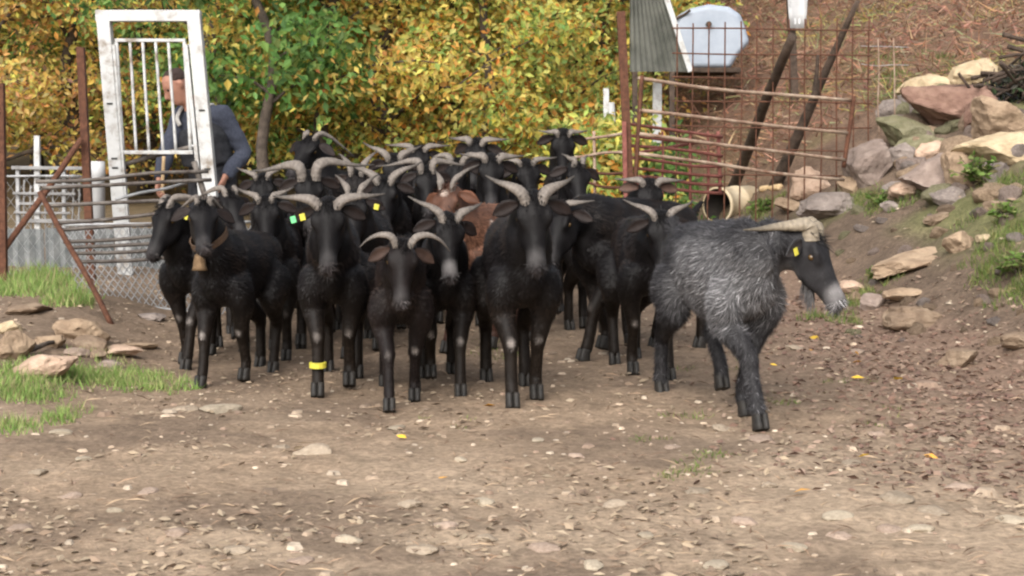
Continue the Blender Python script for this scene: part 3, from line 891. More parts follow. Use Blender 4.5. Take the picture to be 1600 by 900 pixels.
# raised leaf
g = D - 0.01
t.beam(at(180, 63, g), at(290, 63, g), 0.022, 0.03, 'white_paint', 'top_rail', 0.003)
t.beam(at(189, 238, g), at(302, 238, g), 0.026, 0.032, 'white_paint', 'bottom_rail', 0.003)
for a, b2 in ((182, 192), (203, 213), (223, 233), (243, 255), (263, 275), (288, 298)):
    t.bar(at(a, 65, g), at(b2, 236, g), 0.0105 if a not in (182, 288) else 0.014, 'white_paint', 'gate_bar', bend=0.001)
for (px, py) in ((176, 72), (296, 72), (186, 228), (304, 228)):
    t.bar(at(px - 6, py, g), at(px + 6, py, g), 0.012, 'galv', 'runner', bend=0)
# rope / brace behind the gate
t.bar(at(192, 258, D+.05), at(330, 222, D+.05), 0.016, 'old_steel', 'brace')

# --- left fence posts
t = Thing('fence_post', 'tall rusty angle iron post left of the white gate', 'post', foot(140, 10.9))
t.beam(foot(142, 10.9), at(126, 74, 10.9), 0.05, 0.05, 'rust', 'shaft', 0.003)
t = Thing('fence_post', 'rusty post at the outer corner of the pen', 'post', foot(2, 10.6))
t.beam(foot(2, 10.6), at(0, 130, 10.6), 0.055, 0.05, 'rust', 'shaft', 0.003)
t = Thing('brace_bar', 'rusty diagonal brace leaning from the corner to the tall post', 'brace', foot(-30, 10.55))
t.bar(foot(-40, 10.55), at(127, 217, 10.83), 0.021, 'rust', 'shaft', bend=0.006)

# --- sagging steel hurdle left
t = Thing('steel_hurdle', 'sagging old steel hurdle with many bars beside the white gate', 'hurdle', foot(172, 9.3))
t.bar(foot(173, 9.3, -0.02), at(62, 300, 9.5), 0.016, 'rust', 'end_frame', bend=0.006)
t.bar(at(303, 252, 9.9), foot(372, 10.0), 0.018, 'old_steel', 'end_frame', bend=0.005)
for (x1, y1, x2, y2) in ((56, 284, 325, 268), (66, 294, 330, 281), (72, 322, 338, 309), (84, 349, 345, 325), (90, 360, 347, 345), (99, 378, 350, 362), (106, 387, 352, 375), (112, 396, 356, 384), (118, 409, 360, 396)):
    t.bar(at(x1, y1, 9.5), at(x2, y2, 9.92), 0.0115, 'old_steel', 'bar', bend=0.005)
t.bar(at(180, 312, 9.75), at(300, 282, 9.9), 0.009, 'galv', 'tie_bar')

# --- diamond mesh panel behind the hurdle
def diamond(name_t, label, p00, p10, p01, p11, cell, wire, mat, framed=True, loc=None):
    """woven mesh between four corners (00 lower left, 10 lower right, 01 upper left, 11 upper right)"""
    t = Thing(name_t, label, 'fence', loc or p00)
    W = (p10 - p00).length; H = (p01 - p00).length
    mb = MB()
    def P(u, v):
        a = p00.lerp(p10, u); b2 = p01.lerp(p11, u)
        return a.lerp(b2, v) - t.loc
    k = H / W / 1.35
    n = int(W / cell)
    for s in (1, -1):
        i = -int(n * (1 + k)) - 1
        while i < n * (2 + k):
            u0 = i / n
            pts = []
            # line u = u0 + s*v*k
            v0, v1 = 0.0, 1.0
            ua, ub = u0, u0 + s * k
            lo, hi = 0.0, 1.0
            if ua != ub:
                ta, tb = (0 - ua) / (ub - ua), (1 - ua) / (ub - ua)
                lo, hi = max(0, min(ta, tb)), min(1, max(ta, tb))
            if hi > lo + 0.02:
                mb.limb([P(ua + (ub - ua) * lo, lo), P(ua + (ub - ua) * hi, hi)], [wire, wire], n=4, sub=1)
            i += 1
    o = obj('wire_mesh', mb.mesh('wire_mesh'), M[mat], t.root)
    o['kind'] = 'stuff'
    if framed:
        for (a, b2) in ((p01, p11), (p00, p10)):
            t.bar(a, b2, 0.008, mat, 'edge_wire')
    return t
d1, d2 = 10.15, 10.3
diamond('mesh_fence', 'grey diamond mesh panel behind the sagging hurdle', foot(120, d1), foot(400, d2), at(100, 352, d1), at(400, 346, d2), 0.042, 0.0034, 'galv')
diamond('mesh_fence', 'fine wire netting between the corner post and the tall rusty post', foot(-60, 10.95), foot(128, 10.95), at(-60, 275, 10.95), at(126, 275, 10.95), 0.07, 0.0015, 'galv')

# --- timber beam on stones
t = Thing('timber_beam', 'weathered timber beam lying on stones under the fence', 'beam', hit(95, 512))
p1, p2 = at(22, 518, 9.75), at(168, 500, 9.85)
mb = MB()
mb.limb([p1 - t.loc, p1.lerp(p2, .3) - t.loc + Vector((0, 0, .008)), p1.lerp(p2, .7) - t.loc, p2 - t.loc], [(0.07, 0.045), (0.085, 0.055), (0.08, 0.055), (0.06, 0.04)], ref=(0, 1, 0), n=14, sub=4)
obj('log', mb.mesh('log'), M['wood_tan'], t.root, smooth=True)
t = Thing('fallen_branch', 'thin grey branch lying among the stones below the beam', 'branch', hit(45, 552))
t.bar(hit(35, 556) + Vector((0, 0, .015)), hit(100, 542) + Vector((0, 0, .03)), 0.018, 'bark', 'stick', r2=0.008)

# --- pale clutter behind the left fence
t = Thing('white_pen_panel', 'white slatted pen panel behind the left fence', 'panel', foot(80, 13.2))
for px in (28, 58, 100):
    t.beam(foot(px, 13.2), at(px, {28: 262, 58: 212, 100: 255}[px], 13.2), 0.045 if px == 58 else 0.03, 0.04, 'white_paint' if px == 58 else 'galv', 'upright')
for px in (36, 46, 70, 82, 112, 122, 132):
    t.bar(foot(px, 13.18), at(px + 2, 268 + (px * 7) % 30, 13.18), 0.007, 'dull_white', 'slat')
for (y, a, b2, w) in ((275, 25, 128, .025), (318, 30, 130, .03), (332, 22, 110, .025), (262, 18, 132, .04), (289, 60, 135, .03), (302, 20, 118, .03), (345, 42, 135, .045)):
    t.beam(at(a, y, 13.16), at(b2, y + 1, 13.16), w * .7, 0.022, 'dull_white', 'rail')
t = Thing('plastic_post', 'fat white plastic post right of the tall rusty post', 'post', foot(152, 12.4))
mb = MB()
pb, pt = foot(153, 12.4) - t.loc, at(153, 252, 12.4) - t.loc
mb.limb([pb, pb.lerp(pt, .85), pb.lerp(pt, .86), pt], [0.05, 0.05, 0.055, 0.05], n=14, sub=1)
obj('shaft', mb.mesh(), M['white_plastic'], t.root, smooth=True)
t = Thing('grey_sheet_barrier', 'low barrier of grey metal sheet behind the mesh fence', 'barrier', foot(110, 11.75))
for i in range(4):
    a, b2 = -40 + i * 110, -40 + (i + 1) * 110 - 2
    lo1, lo2 = foot(a, 11.75 - 0.01*(i % 2)), foot(b2, 11.75 - 0.01*(i % 2))
    hi1, hi2 = at(a, 356, 11.75 - 0.01*(i % 2)), at(b2, 358, 11.75 - 0.01*(i % 2))
    mb = MB(); N = 24
    rows = []
    for (l1, l2) in ((lo1, lo2), (hi1, hi2)):
        rows.append([l1.lerp(l2, k / N) - t.loc + Vector((0, 0.012 * math.sin(k * math.pi / 2), 0)) for k in range(N + 1)])
    bk = [[p + Vector((0, 0.004, 0)) for p in rw] for rw in rows]
    mb.ring_loft([rows[0] + bk[0][::-1], rows[1] + bk[1][::-1]])
    obj('sheet', mb.mesh('sheet'), M['net'], t.root)

# --- right: tall rusty post with hung gate
D = 11.6
t = Thing('gate_post', 'tall rusty iron gate post right of the golden trees', 'post', foot(990, D))
t.beam(foot(992, D), at(970, 18, D), 0.058, 0.058, 'rust', 'shaft', 0.003)
t.beam(foot(981, D - .04), at(975, 190, D - .04), 0.03, 0.03, 'rust_red', 'hinge_bar', 0.003)
t = Thing('tube_gate', 'pale rusty tube gate slanting from the tall post up to the bank', 'gate', foot(1000, 11.6))
DA, DB = 11.6, 12.9
t.bar(at(1003, 118, DA), at(990, 320, DA), 0.016, 'rust', 'end_frame')
t.bar(at(1334, 150, DB), at(1318, 262, DB), 0.018, 'rust', 'end_frame')
for (y1, y2, mt) in ((122, 157, 'rust_pale'), (172, 208, 'rust_pale'), (209, 250, 'rust_pale'), (240, 281, 'rust_pale')):
    t.bar(at(998, y1, DA), at(1330 - (y1 - 120) * .1, y2, DB), 0.0135, mt, 'bar', bend=0.01)
# --- red hurdle in front of it
t = Thing('red_hurdle', 'low red rusted hurdle with close bars below the tube gate', 'hurdle', foot(1000, 11.9))
DA, DB = 11.75, 12.4
for (y1, y2) in ((194, 214), (212, 226), (228, 244), (246, 260), (262, 276), (275, 290), (287, 302)):
    t.bar(at(985, y1, DA), at(1128, y2, DB), 0.0125, 'rust_red', 'bar', bend=0.01)
t.bar(at(1000, 238, DA), at(1095, 222, DB), 0.0125, 'rust_red', 'bar')
t.bar(at(1122, 205, DB), at(1125, 303, DB), 0.015, 'rust_red', 'end_frame')
for px in (1035, 1078, 1106):
    dd = DA + (DB - DA) * (px - 985) / 143
    t.bar(at(px, 205, dd), at(px, 312, dd), 0.009, 'rust_red', 'upright')
# hurdle left of the post
t = Thing('rail_hurdle', 'thin pale rail hurdle left of the tall rusty gate post', 'hurdle', foot(905, 12.2))
for (y1, y2, mt) in ((221, 208, 'rust_pale'), (246, 238, 'rust_pale'), (268, 270, 'rust'), (290, 293, 'rust')):
    t.bar(at(880, y1, 12.3), at(978, y2, 11.75), 0.011, mt, 'bar', bend=0.008)
t.bar(foot(884, 12.3), at(882, 205, 12.3), 0.014, 'rust_pale', 'end_frame')
t.bar(foot(930, 12.05), at(928, 205, 12.05), 0.012, 'rust_pale', 'upright')
# --- rebar grid behind
t = Thing('rebar_grid', 'tall thin rebar grid standing behind the tube gate', 'fence', foot(1200, 13.4))
DG = 13.4
def topy(px): return 34 + 8 * math.sin(px)
for px in range(1056, 1360, 25):
    b0 = foot(px, DG, 0.0)
    t.bar(b0, at(px + 2, topy(px), DG), 0.0065, 'rust', 'upright_wire', n=5, bend=0.006)
for y in (44, 83, 120, 158, 196, 234, 272):
    t.bar(at(1050, y, DG - .008), at(1362, y + 4, DG - .008), 0.0065, 'rust', 'cross_wire', n=5, bend=0.006)
t = Thing('wire_stakes', 'thin wire fence on stakes along the top of the bank', 'fence', foot(1370, 14.2))
for px in (1372, 1396):
    t.bar(foot(px, 14.2), at(px, 60, 14.2), 0.006, 'rust_pale', 'stake', n=6)
for y in (72, 100):
    t.bar(at(1345, y, 14.2), at(1420, y + 2, 14.2), 0.003, 'galv', 'wire', n=4)
# --- dark leaning posts
t = Thing('leaning_post', 'dark wooden post leaning against the grid, lower of the pair', 'post', foot(1140, 12.6))
t.bar(hit(1140, 302) + Vector((0, 0, -.04)), at(1238, 58, 12.9), 0.052, 'wood_dark', 'shaft', n=12, bend=0.02, r2=0.036)
t = Thing('leaning_post', 'dark thin forked pole leaning higher up beside the peach boulder', 'post', foot(1215, 13.0))
sh = t.bar(hit(1208, 292) + Vector((0, 0, -.04)), at(1340, 2, 13.6), 0.058, 'wood_dark', 'shaft', n=12, bend=0.02, r2=0.02)
t.bar(at(1272, 158, 13.3), at(1278, 86, 13.25), 0.024, 'wood_dark', 'fork', n=8, r2=0.012)

# --- shed corner of grey sheeting with white edge, tank, white posts
t = Thing('sheeted_shed', 'dark grey corrugated shed side with a slanting white edge', 'shed', foot(1020, 15.6))
DS = 15.6
def quad_corr(px_l, px_tr, px_br, y_top, y_bot, dz=0.0):
    mb = MB(); N = 40
    top = [at(px_l + (px_tr - px_l) * k / N, y_top, DS) for k in range(N + 1)]
    bot = [at(px_l + (px_br - px_l) * k / N, y_bot, DS) for k in range(N + 1)]
    f = lambda k: Vector((0, 0.012 * math.sin(k * math.pi / 2), 0))
    fr = [[p - t.loc + f(k) for k, p in enumerate(rw)] for rw in (bot, top)]
    bk = [[p + Vector((0, 0.006, 0)) for p in rw] for rw in fr]
    mb.ring_loft([fr[0] + bk[0][::-1], fr[1] + bk[1][::-1]])
    obj('sheeting', mb.mesh('sheeting'), M['tarp'], t.root)
quad_corr(984, 1012, 1078, -90, 112)
mb = MB()
e0, e1 = at(1079, 112, DS - .03) - t.loc, at(1012, -92, DS - .03) - t.loc
t.beam(at(1079, 112, DS - .03), at(1012, -92, DS - .03), 0.05, 0.03, 'white_paint', 'edge_board')
t.beam(foot(1050, DS + .02), at(1050, 112, DS + .02), 0.05, 0.05, 'wood_dark', 'prop')
t.beam(foot(992, DS + .02), at(992, 112, DS + .02), 0.05, 0.05, 'wood_dark', 'prop')
t = Thing('white_stake', 'white painted stake under the grey shed side', 'post', foot(1026, 16))
t.beam(foot(1026, 16), at(1027, 128, 16), 0.085, 0.05, 'white_paint', 'shaft')
t = Thing('white_stake', 'short white stake among the lime leaves left of the gate post', 'post', foot(948, 15))
t.beam(foot(948, 15), at(947, 138, 15), 0.05, 0.04, 'white_paint', 'shaft')
obj('cap', (lambda mb: (mb.limb([at(957, 206, 15) - t.loc, at(955, 160, 15) - t.loc], [0.035, 0.03], n=10, sub=1), mb.mesh())[1])(MB()), M['white_plastic'], t.root)
t = Thing('white_hanging_sheet', 'narrow white sheet hung above the leaning posts', 'sheet', foot(1245, 16.5))
mb = MB()
t.beam(foot(1240, 16.6), at(1232, -60, 16.6), 0.07, 0.07, 'wood_dark', 'pole')
rows = []
for (y, w, k) in ((-50, 17, 0), (-10, 16, 1), (20, 14, 2), (44, 12, 1)):
    c = at(1246, y, 16.5); hw = w * 16.5 / FPX
    f = [c - t.loc + Vector((hw * s, 0.02 * math.sin(3 * s + k), 0)) for s in (-1, -.5, 0, .5, 1)]
    rows.append(f + [p + Vector((0, 0.006, 0)) for p in f[::-1]])
mb.ring_loft(rows)
obj('cloth', mb.mesh(), M['white_plastic'], t.root, smooth=True)

# tank: pale blue white, rounded shoulders, leaning back
t = Thing('water_tank', 'pale blue white water tank with rounded shoulders on the hillside', 'tank', at(1110, 106, 17.6))
k = 17.6 / FPX
prof = [(1054, 106), (1050, 60), (1056, 26), (1078, 13), (1108, 6), (1140, 10), (1158, 22), (1166, 45), (1172, 66), (1154, 86), (1142, 106)]
def tank_ring(s, dy):
    cx, cy = 1110, 64
    return [at(cx + (x - cx) * s, cy + (y - cy) * s, 17.6) + Vector((0, dy, 0)) - t.loc for (x, y) in prof]
mb = MB()
mb.ring_loft([tank_ring(0.93, 0), tank_ring(1.0, 0.05), tank_ring(1.0, 0.75), tank_ring(0.9, 0.82)])
o = obj('shell', mb.mesh(), M['tank'], t.root); bevel(o, 0.03, 3)
mb = MB(); c = at(1107, 38, 17.6) - t.loc
mb.limb([c + Vector((0, -0.05, 0)), c + Vector((0, 0.05, 0))], [0.03, 0.03], ref=(1, 0, 0), n=14, sub=1)
obj('filler_cap', mb.mesh(), M['wood_dark'], t.root)
t.bar(at(1050, 46, 17.55), at(1078, 16, 17.55), 0.014, 'wood_dark', 'hose', bend=0.04)
bs = MB(); cc = at(1098, 112, 17.6) - t.loc
t.beam(at(1052, 112, 18.0), at(1150, 112, 18.0), 0.05, 0.8, 'wood_dark', 'base')

# cream drum lying on its side, open end to the left
pd = hit(1128, 350)
rd = 29 * pd.y / FPX
t = Thing('plastic_drum', 'cream plastic drum lying on its side with a dark open mouth', 'drum', pd)
ax = Vector((0.70, 0.71, 0.03)).normalized()
c0 = Vector((-8 * pd.y / FPX, 0, rd * 0.95))
mb = MB()
Ld = 88 * pd.y / FPX
def rg(a, r_): 
    A = Vector((0, 0, 1)); A = (A - ax * A.dot(ax)).normalized(); B = ax.cross(A)
    return [c0 + ax * a + A * (r_ * math.cos(2*math.pi*j/28)) + B * (r_ * math.sin(2*math.pi*j/28)) for j in range(28)]
mb.ring_loft([rg(0, rd * .90), rg(-0.004, rd * .95), rg(0, rd), rg(0.03, rd), rg(0.035, rd * .96), rg(Ld * .5, rd * .96), rg(Ld * .52, rd), rg(Ld * .56, rd), rg(Ld * .58, rd * .96), rg(Ld * .95, rd * .96), rg(Ld, rd * .85)], cap=False)
e = len(mb.v) - 28; mb.f.append(tuple(e + j for j in range(28)))
obj('shell', mb.mesh(), M['cream'], t.root, smooth=True)
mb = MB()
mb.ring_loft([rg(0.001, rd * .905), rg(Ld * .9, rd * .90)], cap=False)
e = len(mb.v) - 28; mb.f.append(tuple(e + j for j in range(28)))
obj('mouth_shade', mb.mesh(), M['black_inside'], t.root, smooth=True)  # near-black inner wall: the shade inside the drum put into its colour
t = Thing('cut_log', 'short yellowish cut log behind the drum', 'log', hit(1200, 300))
t.bar(hit(1190, 301) + Vector((0, 0, .02)), hit(1216, 297) + Vector((0.02, 0, .025)), 0.03, 'fresh_wood', 'log', n=12)

# dark brush pile on the right edge
pb = hit(1550, 178)
t = Thing('brush_pile', 'dark heap of dead branches at the top of the rock pile', 'brush pile', pb)
rr = random.Random(4)
k = pb.y / FPX
for i in range(70):
    c = Vector((rr.uniform(-0.15, 0.62), rr.uniform(0.0, 0.5), 0))
    c.z = rr.uniform(0.0, 1) * (0.10 + 0.62 * max(0, c.x + .1)) + 0.22 * max(0, c.x)
    a = rr.gauss(-0.35, 0.5); l = rr.uniform(0.18, 0.42); b2 = rr.gauss(0, 0.6)
    dv = Vector((math.cos(a) * math.cos(b2), math.sin(b2), -math.sin(a) * 0.8)) * l
    t.bar(pb + c - dv, pb + c + dv, rr.uniform(0.008, 0.026), 'wood_dark', 'branch', n=6, bend=0.03, r2=0.006)
r = np.random.default_rng(9); n = 1500
X = r.uniform(-.2, .75, n); Yv = r.uniform(-.02, .55, n); Z = r.random(n) * (0.08 + 0.62 * (X + .1).clip(0)) + .22 * X.clip(0)
Ls = r.uniform(.04, .09, n)
o = obj('dead_leaves', leaves_mesh('dl', np.stack([X, Yv, Z], 1), r.standard_normal((n, 3)), r.standard_normal((n, 3)) + np.array([0, -.4, .6]), Ls, Ls * .45, np.array([(0.035, 0.04, 0.03), (0.06, 0.055, 0.045), (0.05, 0.075, 0.035), (0.02, 0.02, 0.022)])[r.integers(0, 4, n)]), M['dry'], t.root)
o['kind'] = 'stuff'

# ================================================================== GOATS
def catmull(P, n):
    P = [Vector(p) for p in P]; out = []
    for i in range(len(P) - 1):
        p0 = P[max(0, i-1)]; p1 = P[i]; p2 = P[i+1]; p3 = P[min(len(P)-1, i+2)]
        for k in range(n):
            t = k / n
            out.append(0.5 * ((2*p1) + (p2-p0)*t + (2*p0-5*p1+4*p2-p3)*t*t + (3*p1-p0-3*p2+p3)*t**3))
    out.append(P[-1]); return out

HORNS = {   # points as (toward poll and beyond, up from forehead, outward)
 'lyre':  [(-.014, .010, .022), (.020, .032, .048), (.044, .034, .086), (.066, .024, .128), (.100, .006, .168)],
 'wide':  [(-.014, .010, .024), (.012, .032, .062), (.022, .034, .112), (.030, .022, .164), (.048, .000, .215)],
 'up':    [(-.014, .010, .022), (.040, .036, .040), (.085, .032, .064), (.128, .016, .092), (.172, -.010, .128)],
 'curl':  [(-.014, .010, .022), (.022, .044, .050), (.032, .042, .098), (.018, .026, .146), (-.010, .000, .182)],
 'back':  [(-.014, .010, .022), (.036, .026, .034), (.074, -.015, .058), (.098, -.08, .095), (.112, -.15, .140)],
 'ram':   [(-.014, .010, .028), (.044, .046, .050), (.072, .036, .104), (.074, .008, .172), (.072, -.02, .250), (.086, -.05, .330)],
 'buck':  [(-.014, .008, .026), (.048, .034, .042), (.086, -.012, .080), (.116, -.065, .135), (.145, -.125, .190), (.175, -.175, .250)],
}
HC = np.array((0.132, 0.112, 0.095))
def goat(px, d, th, sc, label, seed, poll=0.86, fwd=0.50, pitch=62, yaw=0, roll=0, horns='lyre', hs=1.0, hr=0.024, hr_asym=None,
         legs=None, coat='black', detail=1.0, voxel=0.014, eartags=(), collar=False, band=None, beard=False, ear_droop=-0.25,
         knees=0.5, muzzle=0.10, name='goat', group='goats walking in the herd', hy=0.0, lateral=0.0, shag=1.0, by_feet=False, horncol=None, legw=1.0, ear_in=.12):
    r = np.random.default_rng(seed); rr = random.Random(seed)
    if coat != 'grey':
        yaw += rr.gauss(0, 7); roll += rr.gauss(0, 5); pitch += rr.gauss(0, 3)
    ph, ya, ro = RAD(pitch), RAD(yaw), RAD(roll)
    poll_p = Vector((fwd, hy, poll))
    hf = Vector((math.cos(ph)*math.cos(ya), math.cos(ph)*math.sin(ya), -math.sin(ph)))
    hl = Vector((-math.sin(ya), math.cos(ya), 0))
    hu = hf.cross(hl)
    hl, hu = hl * math.cos(ro) + hu * math.sin(ro), hu * math.cos(ro) - hl * math.sin(ro)
    HK = 1.13
    HP = lambda s, o, l=0.0: poll_p + hf * (s * HK) + hu * (o * HK) + hl * (l * HK)
    mb = MB()
    # trunk
    tr = [(-.455, .665, .03, .04), (-.43, .655, .07, .09), (-.36, .64, .098, .125), (-.25, .63, .115, .15), (-.10, .605, .138, .188), (.07, .595, .142, .198), (.20, .60, .126, .195), (.30, .615, .106, .17), (.36, .63, .08, .125), (.40, .64, .04, .065)]
    wv = rr.uniform(0.74, 0.90) * (1.12 if seed in (7, 8) else 1.0) if coat != 'grey' else 1.05
    mb.limb([(x, 0, z) for x, z, w, h in tr], [(w * wv, h) for x, z, w, h in tr], ref=(0, 1, 0), n=20, sub=3)
    mb.limb([(.24, 0, .755), (.12, 0, .77), (-.1, 0, .76), (-.3, 0, .745)], [.03, .035, .03, .03], n=8, sub=2)       # spine ridge
    # neck
    nb = HP(0.005, -0.065)
    n0 = Vector((.20, 0, .645)); n1 = Vector((.33, 0, .695))
    mid = n1.lerp(nb, 0.5) + Vector((-.015, 0, .012))
    mb.limb([n0, n1, mid, nb, HP(-.005, -.03)], [(.125, .165), (.102, .14), (.082, .108), (.068, .082), (.05, .052)], ref=(0, 1, 0), n=16, sub=4)
    # head
    hd = [(-.05, -.03, .03, .03), (-.03, -.028, .048, .055), (.02, -.03, .059, .072), (.07, -.034, .058, .072), (.115, -.036, .047, .06), (.16, -.036, .041, .048), (.20, -.037, .036, .042), (.235, -.038, .0385, .039), (.258, -.04, .034, .033), (.272, -.042, .018, .018)]
    hd = [(a_, b_, c_ * HK, e_ * HK) for a_, b_, c_, e_ in hd]
    rings = []
    for s, o, w, h in hd:
        c = HP(s, o)
        rings.append([c + hl * (w * math.cos(2*math.pi*j/16)) + hu * (h * math.sin(2*math.pi*j/16)) for j in range(16)])
    mb.ring_loft(rings)
    for s in (-1, 1):     # brow ridges, cheek
        mb.limb([HP(.03, .02, s*.045), HP(.065, .012, s*.056), HP(.10, .0, s*.046)], [.014, .019, .012], n=8, sub=2)
        mb.limb([HP(.05, -.06, s*.03), HP(.10, -.075, s*.028), HP(.17, -.065, s*.02)], [.035, .032, .02], n=8, sub=2)
    # legs
    kw = (rr.choice((.25, 1.0)), rr.choice((.35, 1.0)))
    if legs is None:
        g_ = rr.choice((-1, 1)) * rr.uniform(.10, .17); h_ = rr.uniform(.06, .12) * (1 if g_ > 0 else -1)
        l1, l2 = (0, rr.uniform(.0, .075)) if g_ > 0 else (rr.uniform(.0, .075), 0)
        legs = [(g_, l1), (-g_ * .8, l2), (-h_, 0), (h_, 0)]
    lg = legs
    hooves, kneeP = [], []
    for i, (off, lift) in enumerate(lg):
        s = 1 if i % 2 == 0 else -1
        if i < 2:
            y = .068 * s * legw
            sh = Vector((.245, .075*s, .56)); el = Vector((.215 + .15*off, .092*s, .40)); kn = Vector((.25 + .62*off + .5*lift, y, .268 + .35*lift))
            fe = Vector((.238 + off - .1*lift, y*.95, .095 + lift)); ho = Vector((.262 + off - .2*lift, y*.95, .045 + lift))
            mb.limb([sh, (sh+el)/2 + Vector((.01, .012*s, 0)), el, el.lerp(kn, .5), kn, kn.lerp(fe, .35), fe, ho], [(.064, .10), (.068, .092), (.058, .075), (.044, .052), (.038, .041), (.029, .031), (.030, .033), (.032, .036)], ref=(0, 1, 0), n=12, sub=3)
            kneeP.append(kn + Vector((.03, 0, 0)))
        else:
            y = .078 * s * legw
            hp = Vector((-.28, .075*s, .57)); st = Vector((-.205 + .3*off, .105*s, .42)); hk = Vector((-.375 + .72*off, y, .275 + .5*lift))
            fe = Vector((-.352 + off, y, .095 + lift)); ho = Vector((-.328 + off - .02, y, .045 + lift))
            mb.limb([hp, (hp+st)/2 + Vector((-.015, .012*s, 0)), st, st.lerp(hk, .55), hk, hk.lerp(fe, .35), fe, ho], [(.068, .132), (.076, .122), (.064, .095), (.044, .056), (.035, .045), (.029, .032), (.030, .033), (.032, .036)], ref=(0, 1, 0), n=12, sub=3)
        hooves.append(ho)
    # tail
    up = rr.uniform(-.02, .06)
    mb.limb([(-.43, 0, .69), (-.485, 0, .72 + up), (-.525, 0, .74 + up*1.6)], [(.03, .018), (.03, .014), (.02, .008)], ref=(0, 1, 0), n=8, sub=2)
    if coat == 'grey':
        mb.limb([(-.2, 0, .56), (0, 0, .52), (.2, 0, .53)], [(.11, .13), (.13, .15), (.11, .14)], ref=(0, 1, 0), n=16, sub=3)
    me = mb.mesh('goat_body')
    me.transform(Matrix.Scale(sc, 4))
    me = remesh(me, voxel * (0.9 + 0.1 * sc), it=4)
    nv = len(me.vertices)
    co = np.empty(nv * 3, np.float32); me.vertices.foreach_get('co', co); co = co.reshape(-1, 3) / sc
    # coat colours: the animal's own markings
    pol = np.array(poll_p); hfn = np.array(hf)
    def colf(P, k):
        n = len(P)
        head = np.clip(1 - np.linalg.norm(P - np.array(HP(.08, -.03)), axis=1) / 0.19, 0, 1)
        if coat == 'black':
            c = np.tile(np.array((0.0058, 0.0049, 0.0050)), (n, 1))
            w = np.clip((0.52 - P[:, 2]) / 0.3, 0, 1)[:, None]
            c = c * (1 - 0.0 * w) + w * np.array((0.004, 0.002, 0.0))
        elif coat == 'rustyblack':
            c = np.tile(np.array((0.0085, 0.0060, 0.0055)), (n, 1))
        elif coat == 'brown':
            c = np.tile(np.array((0.088, 0.042, 0.026)), (n, 1))
            dk = np.clip((0.56 - P[:, 2]) / 0.22, 0, 1)[:, None]
            c = c * (1 - 0.8 * dk) + dk * 0.8 * np.array((0.03, 0.015, 0.012))
            c = c * (1 - 0.6 * head[:, None]) + 0.6 * head[:, None] * np.array((0.06, 0.03, 0.022))
            for (q, rad) in ((Vector((.20, .12, .69)), .035), (Vector((.24, -.10, .70)), .03), (HP(.03, .03), .03), (HP(.15, .02, .03), .03), (HP(.24, 0, 0), .04), (Vector((.1, .15, .62)), .03), (Vector((.1, -.15, .62)), .025)):
                dd = np.clip(1.6 - 1.6 * np.linalg.norm(P - np.array(q), axis=1) / rad, 0, 1)[:, None]
                c = c * (1 - dd) + dd * np.array((0.55, 0.45, 0.38))
        else:   # grey roan: grizzled body, black face, spine and legs
            g = np.array((0.085, 0.082, 0.083)); bk = np.array((0.016, 0.015, 0.016))
            w = np.ones(n)
            w *= np.clip((P[:, 2] - 0.36) / 0.16, 0.12, 1)
            w *= np.clip((0.785 - P[:, 2]) / 0.09, 0.10, 1) * np.clip(1.0 - 0.75 * np.exp(-((P[:, 2] - .70) / .05) ** 2) * (np.abs(P[:, 1]) < .1), 0, 1)
            w *= np.clip((P[:, 0] + 0.24) / 0.16, 0.07, 1)
            w = w * (1 - np.clip(head * 2.4, 0, 0.95))
            c = bk * (1 - w[:, None]) + g * w[:, None]
            sh2 = np.clip(1 - np.linalg.norm((P - np.array((.26, -.10, .47))) * np.array((1, .6, .7)), axis=1) / .14, 0, 1)[:, None]
            c = c * (1 - .6 * sh2) + .6 * sh2 * np.array((0.13, 0.126, 0.128))
            th2 = np.clip(1 - np.linalg.norm(P - np.array(HP(.06, -.12)), axis=1) / .09, 0, 1)[:, None]
            c = c * (1 - .7 * th2) + .7 * th2 * np.array((0.22, 0.21, 0.21))
        mz = np.clip(1.5 - np.linalg.norm(P - np.array(HP(.222, -.02)), axis=1) / 0.042, 0, 1)[:, None] * muzzle
        c = c * (1 - mz) + mz * np.array((0.22, 0.205, 0.20))
        ns = np.clip(1.6 - np.linalg.norm(P - np.array(HP(.270, -.022)), axis=1) / 0.030, 0, 1)[:, None]
        c = c * (1 - .85 * ns) + .85 * ns * np.array((0.03, 0.026, 0.027))
        for s_ in (-1, 1):
            nd = np.clip(1.6 - np.linalg.norm(P - np.array(HP(.258, -.012, s_ * .02)), axis=1) / 0.012, 0, 1)[:, None]
            c = c * (1 - .8 * nd) + .8 * nd * np.array((0.006, 0.005, 0.005))
        if knees:
            for kn in kneeP:
                dd = np.clip(1.5 - 1.5 * np.linalg.norm((P - np.array(kn)) * np.array((.7, 1, .8)), axis=1) / 0.021, 0, 1)[:, None] * knees * kw[id(kn) % 2 if False else int(kn.y > 0)]
                c = c * (1 - dd) + dd * np.array((0.24, 0.21, 0.19))
        return c * k
    set_col(me, colf(co, 1.0))
    # stand it
    rot = RAD(th - 90)
    ex = Vector((math.cos(rot), math.sin(rot), 0)); ey = Vector((-math.sin(rot), math.cos(rot), 0))
    hc = HP(.10, 0)
    fx, hx = 0.25 * sc, hc.x * sc
    # forefeet at distance d; head over pixel column px
    y0 = d - (ex.y * fx)
    yh = y0 + ex.y * hx + ey.y * hc.y * sc
    if by_feet:
        x0 = (px - 800) / FPX * d - ex.x * fx
    else:
        x0 = (px - 800) / FPX * yh - (ex.x * hx + ey.x * hc.y * sc)
    x0 += lateral
    zz = [gz(x0 + ex.x*h.x*sc + ey.x*h.y*sc, y0 + ex.y*h.x*sc + ey.y*h.y*sc) for h in hooves]
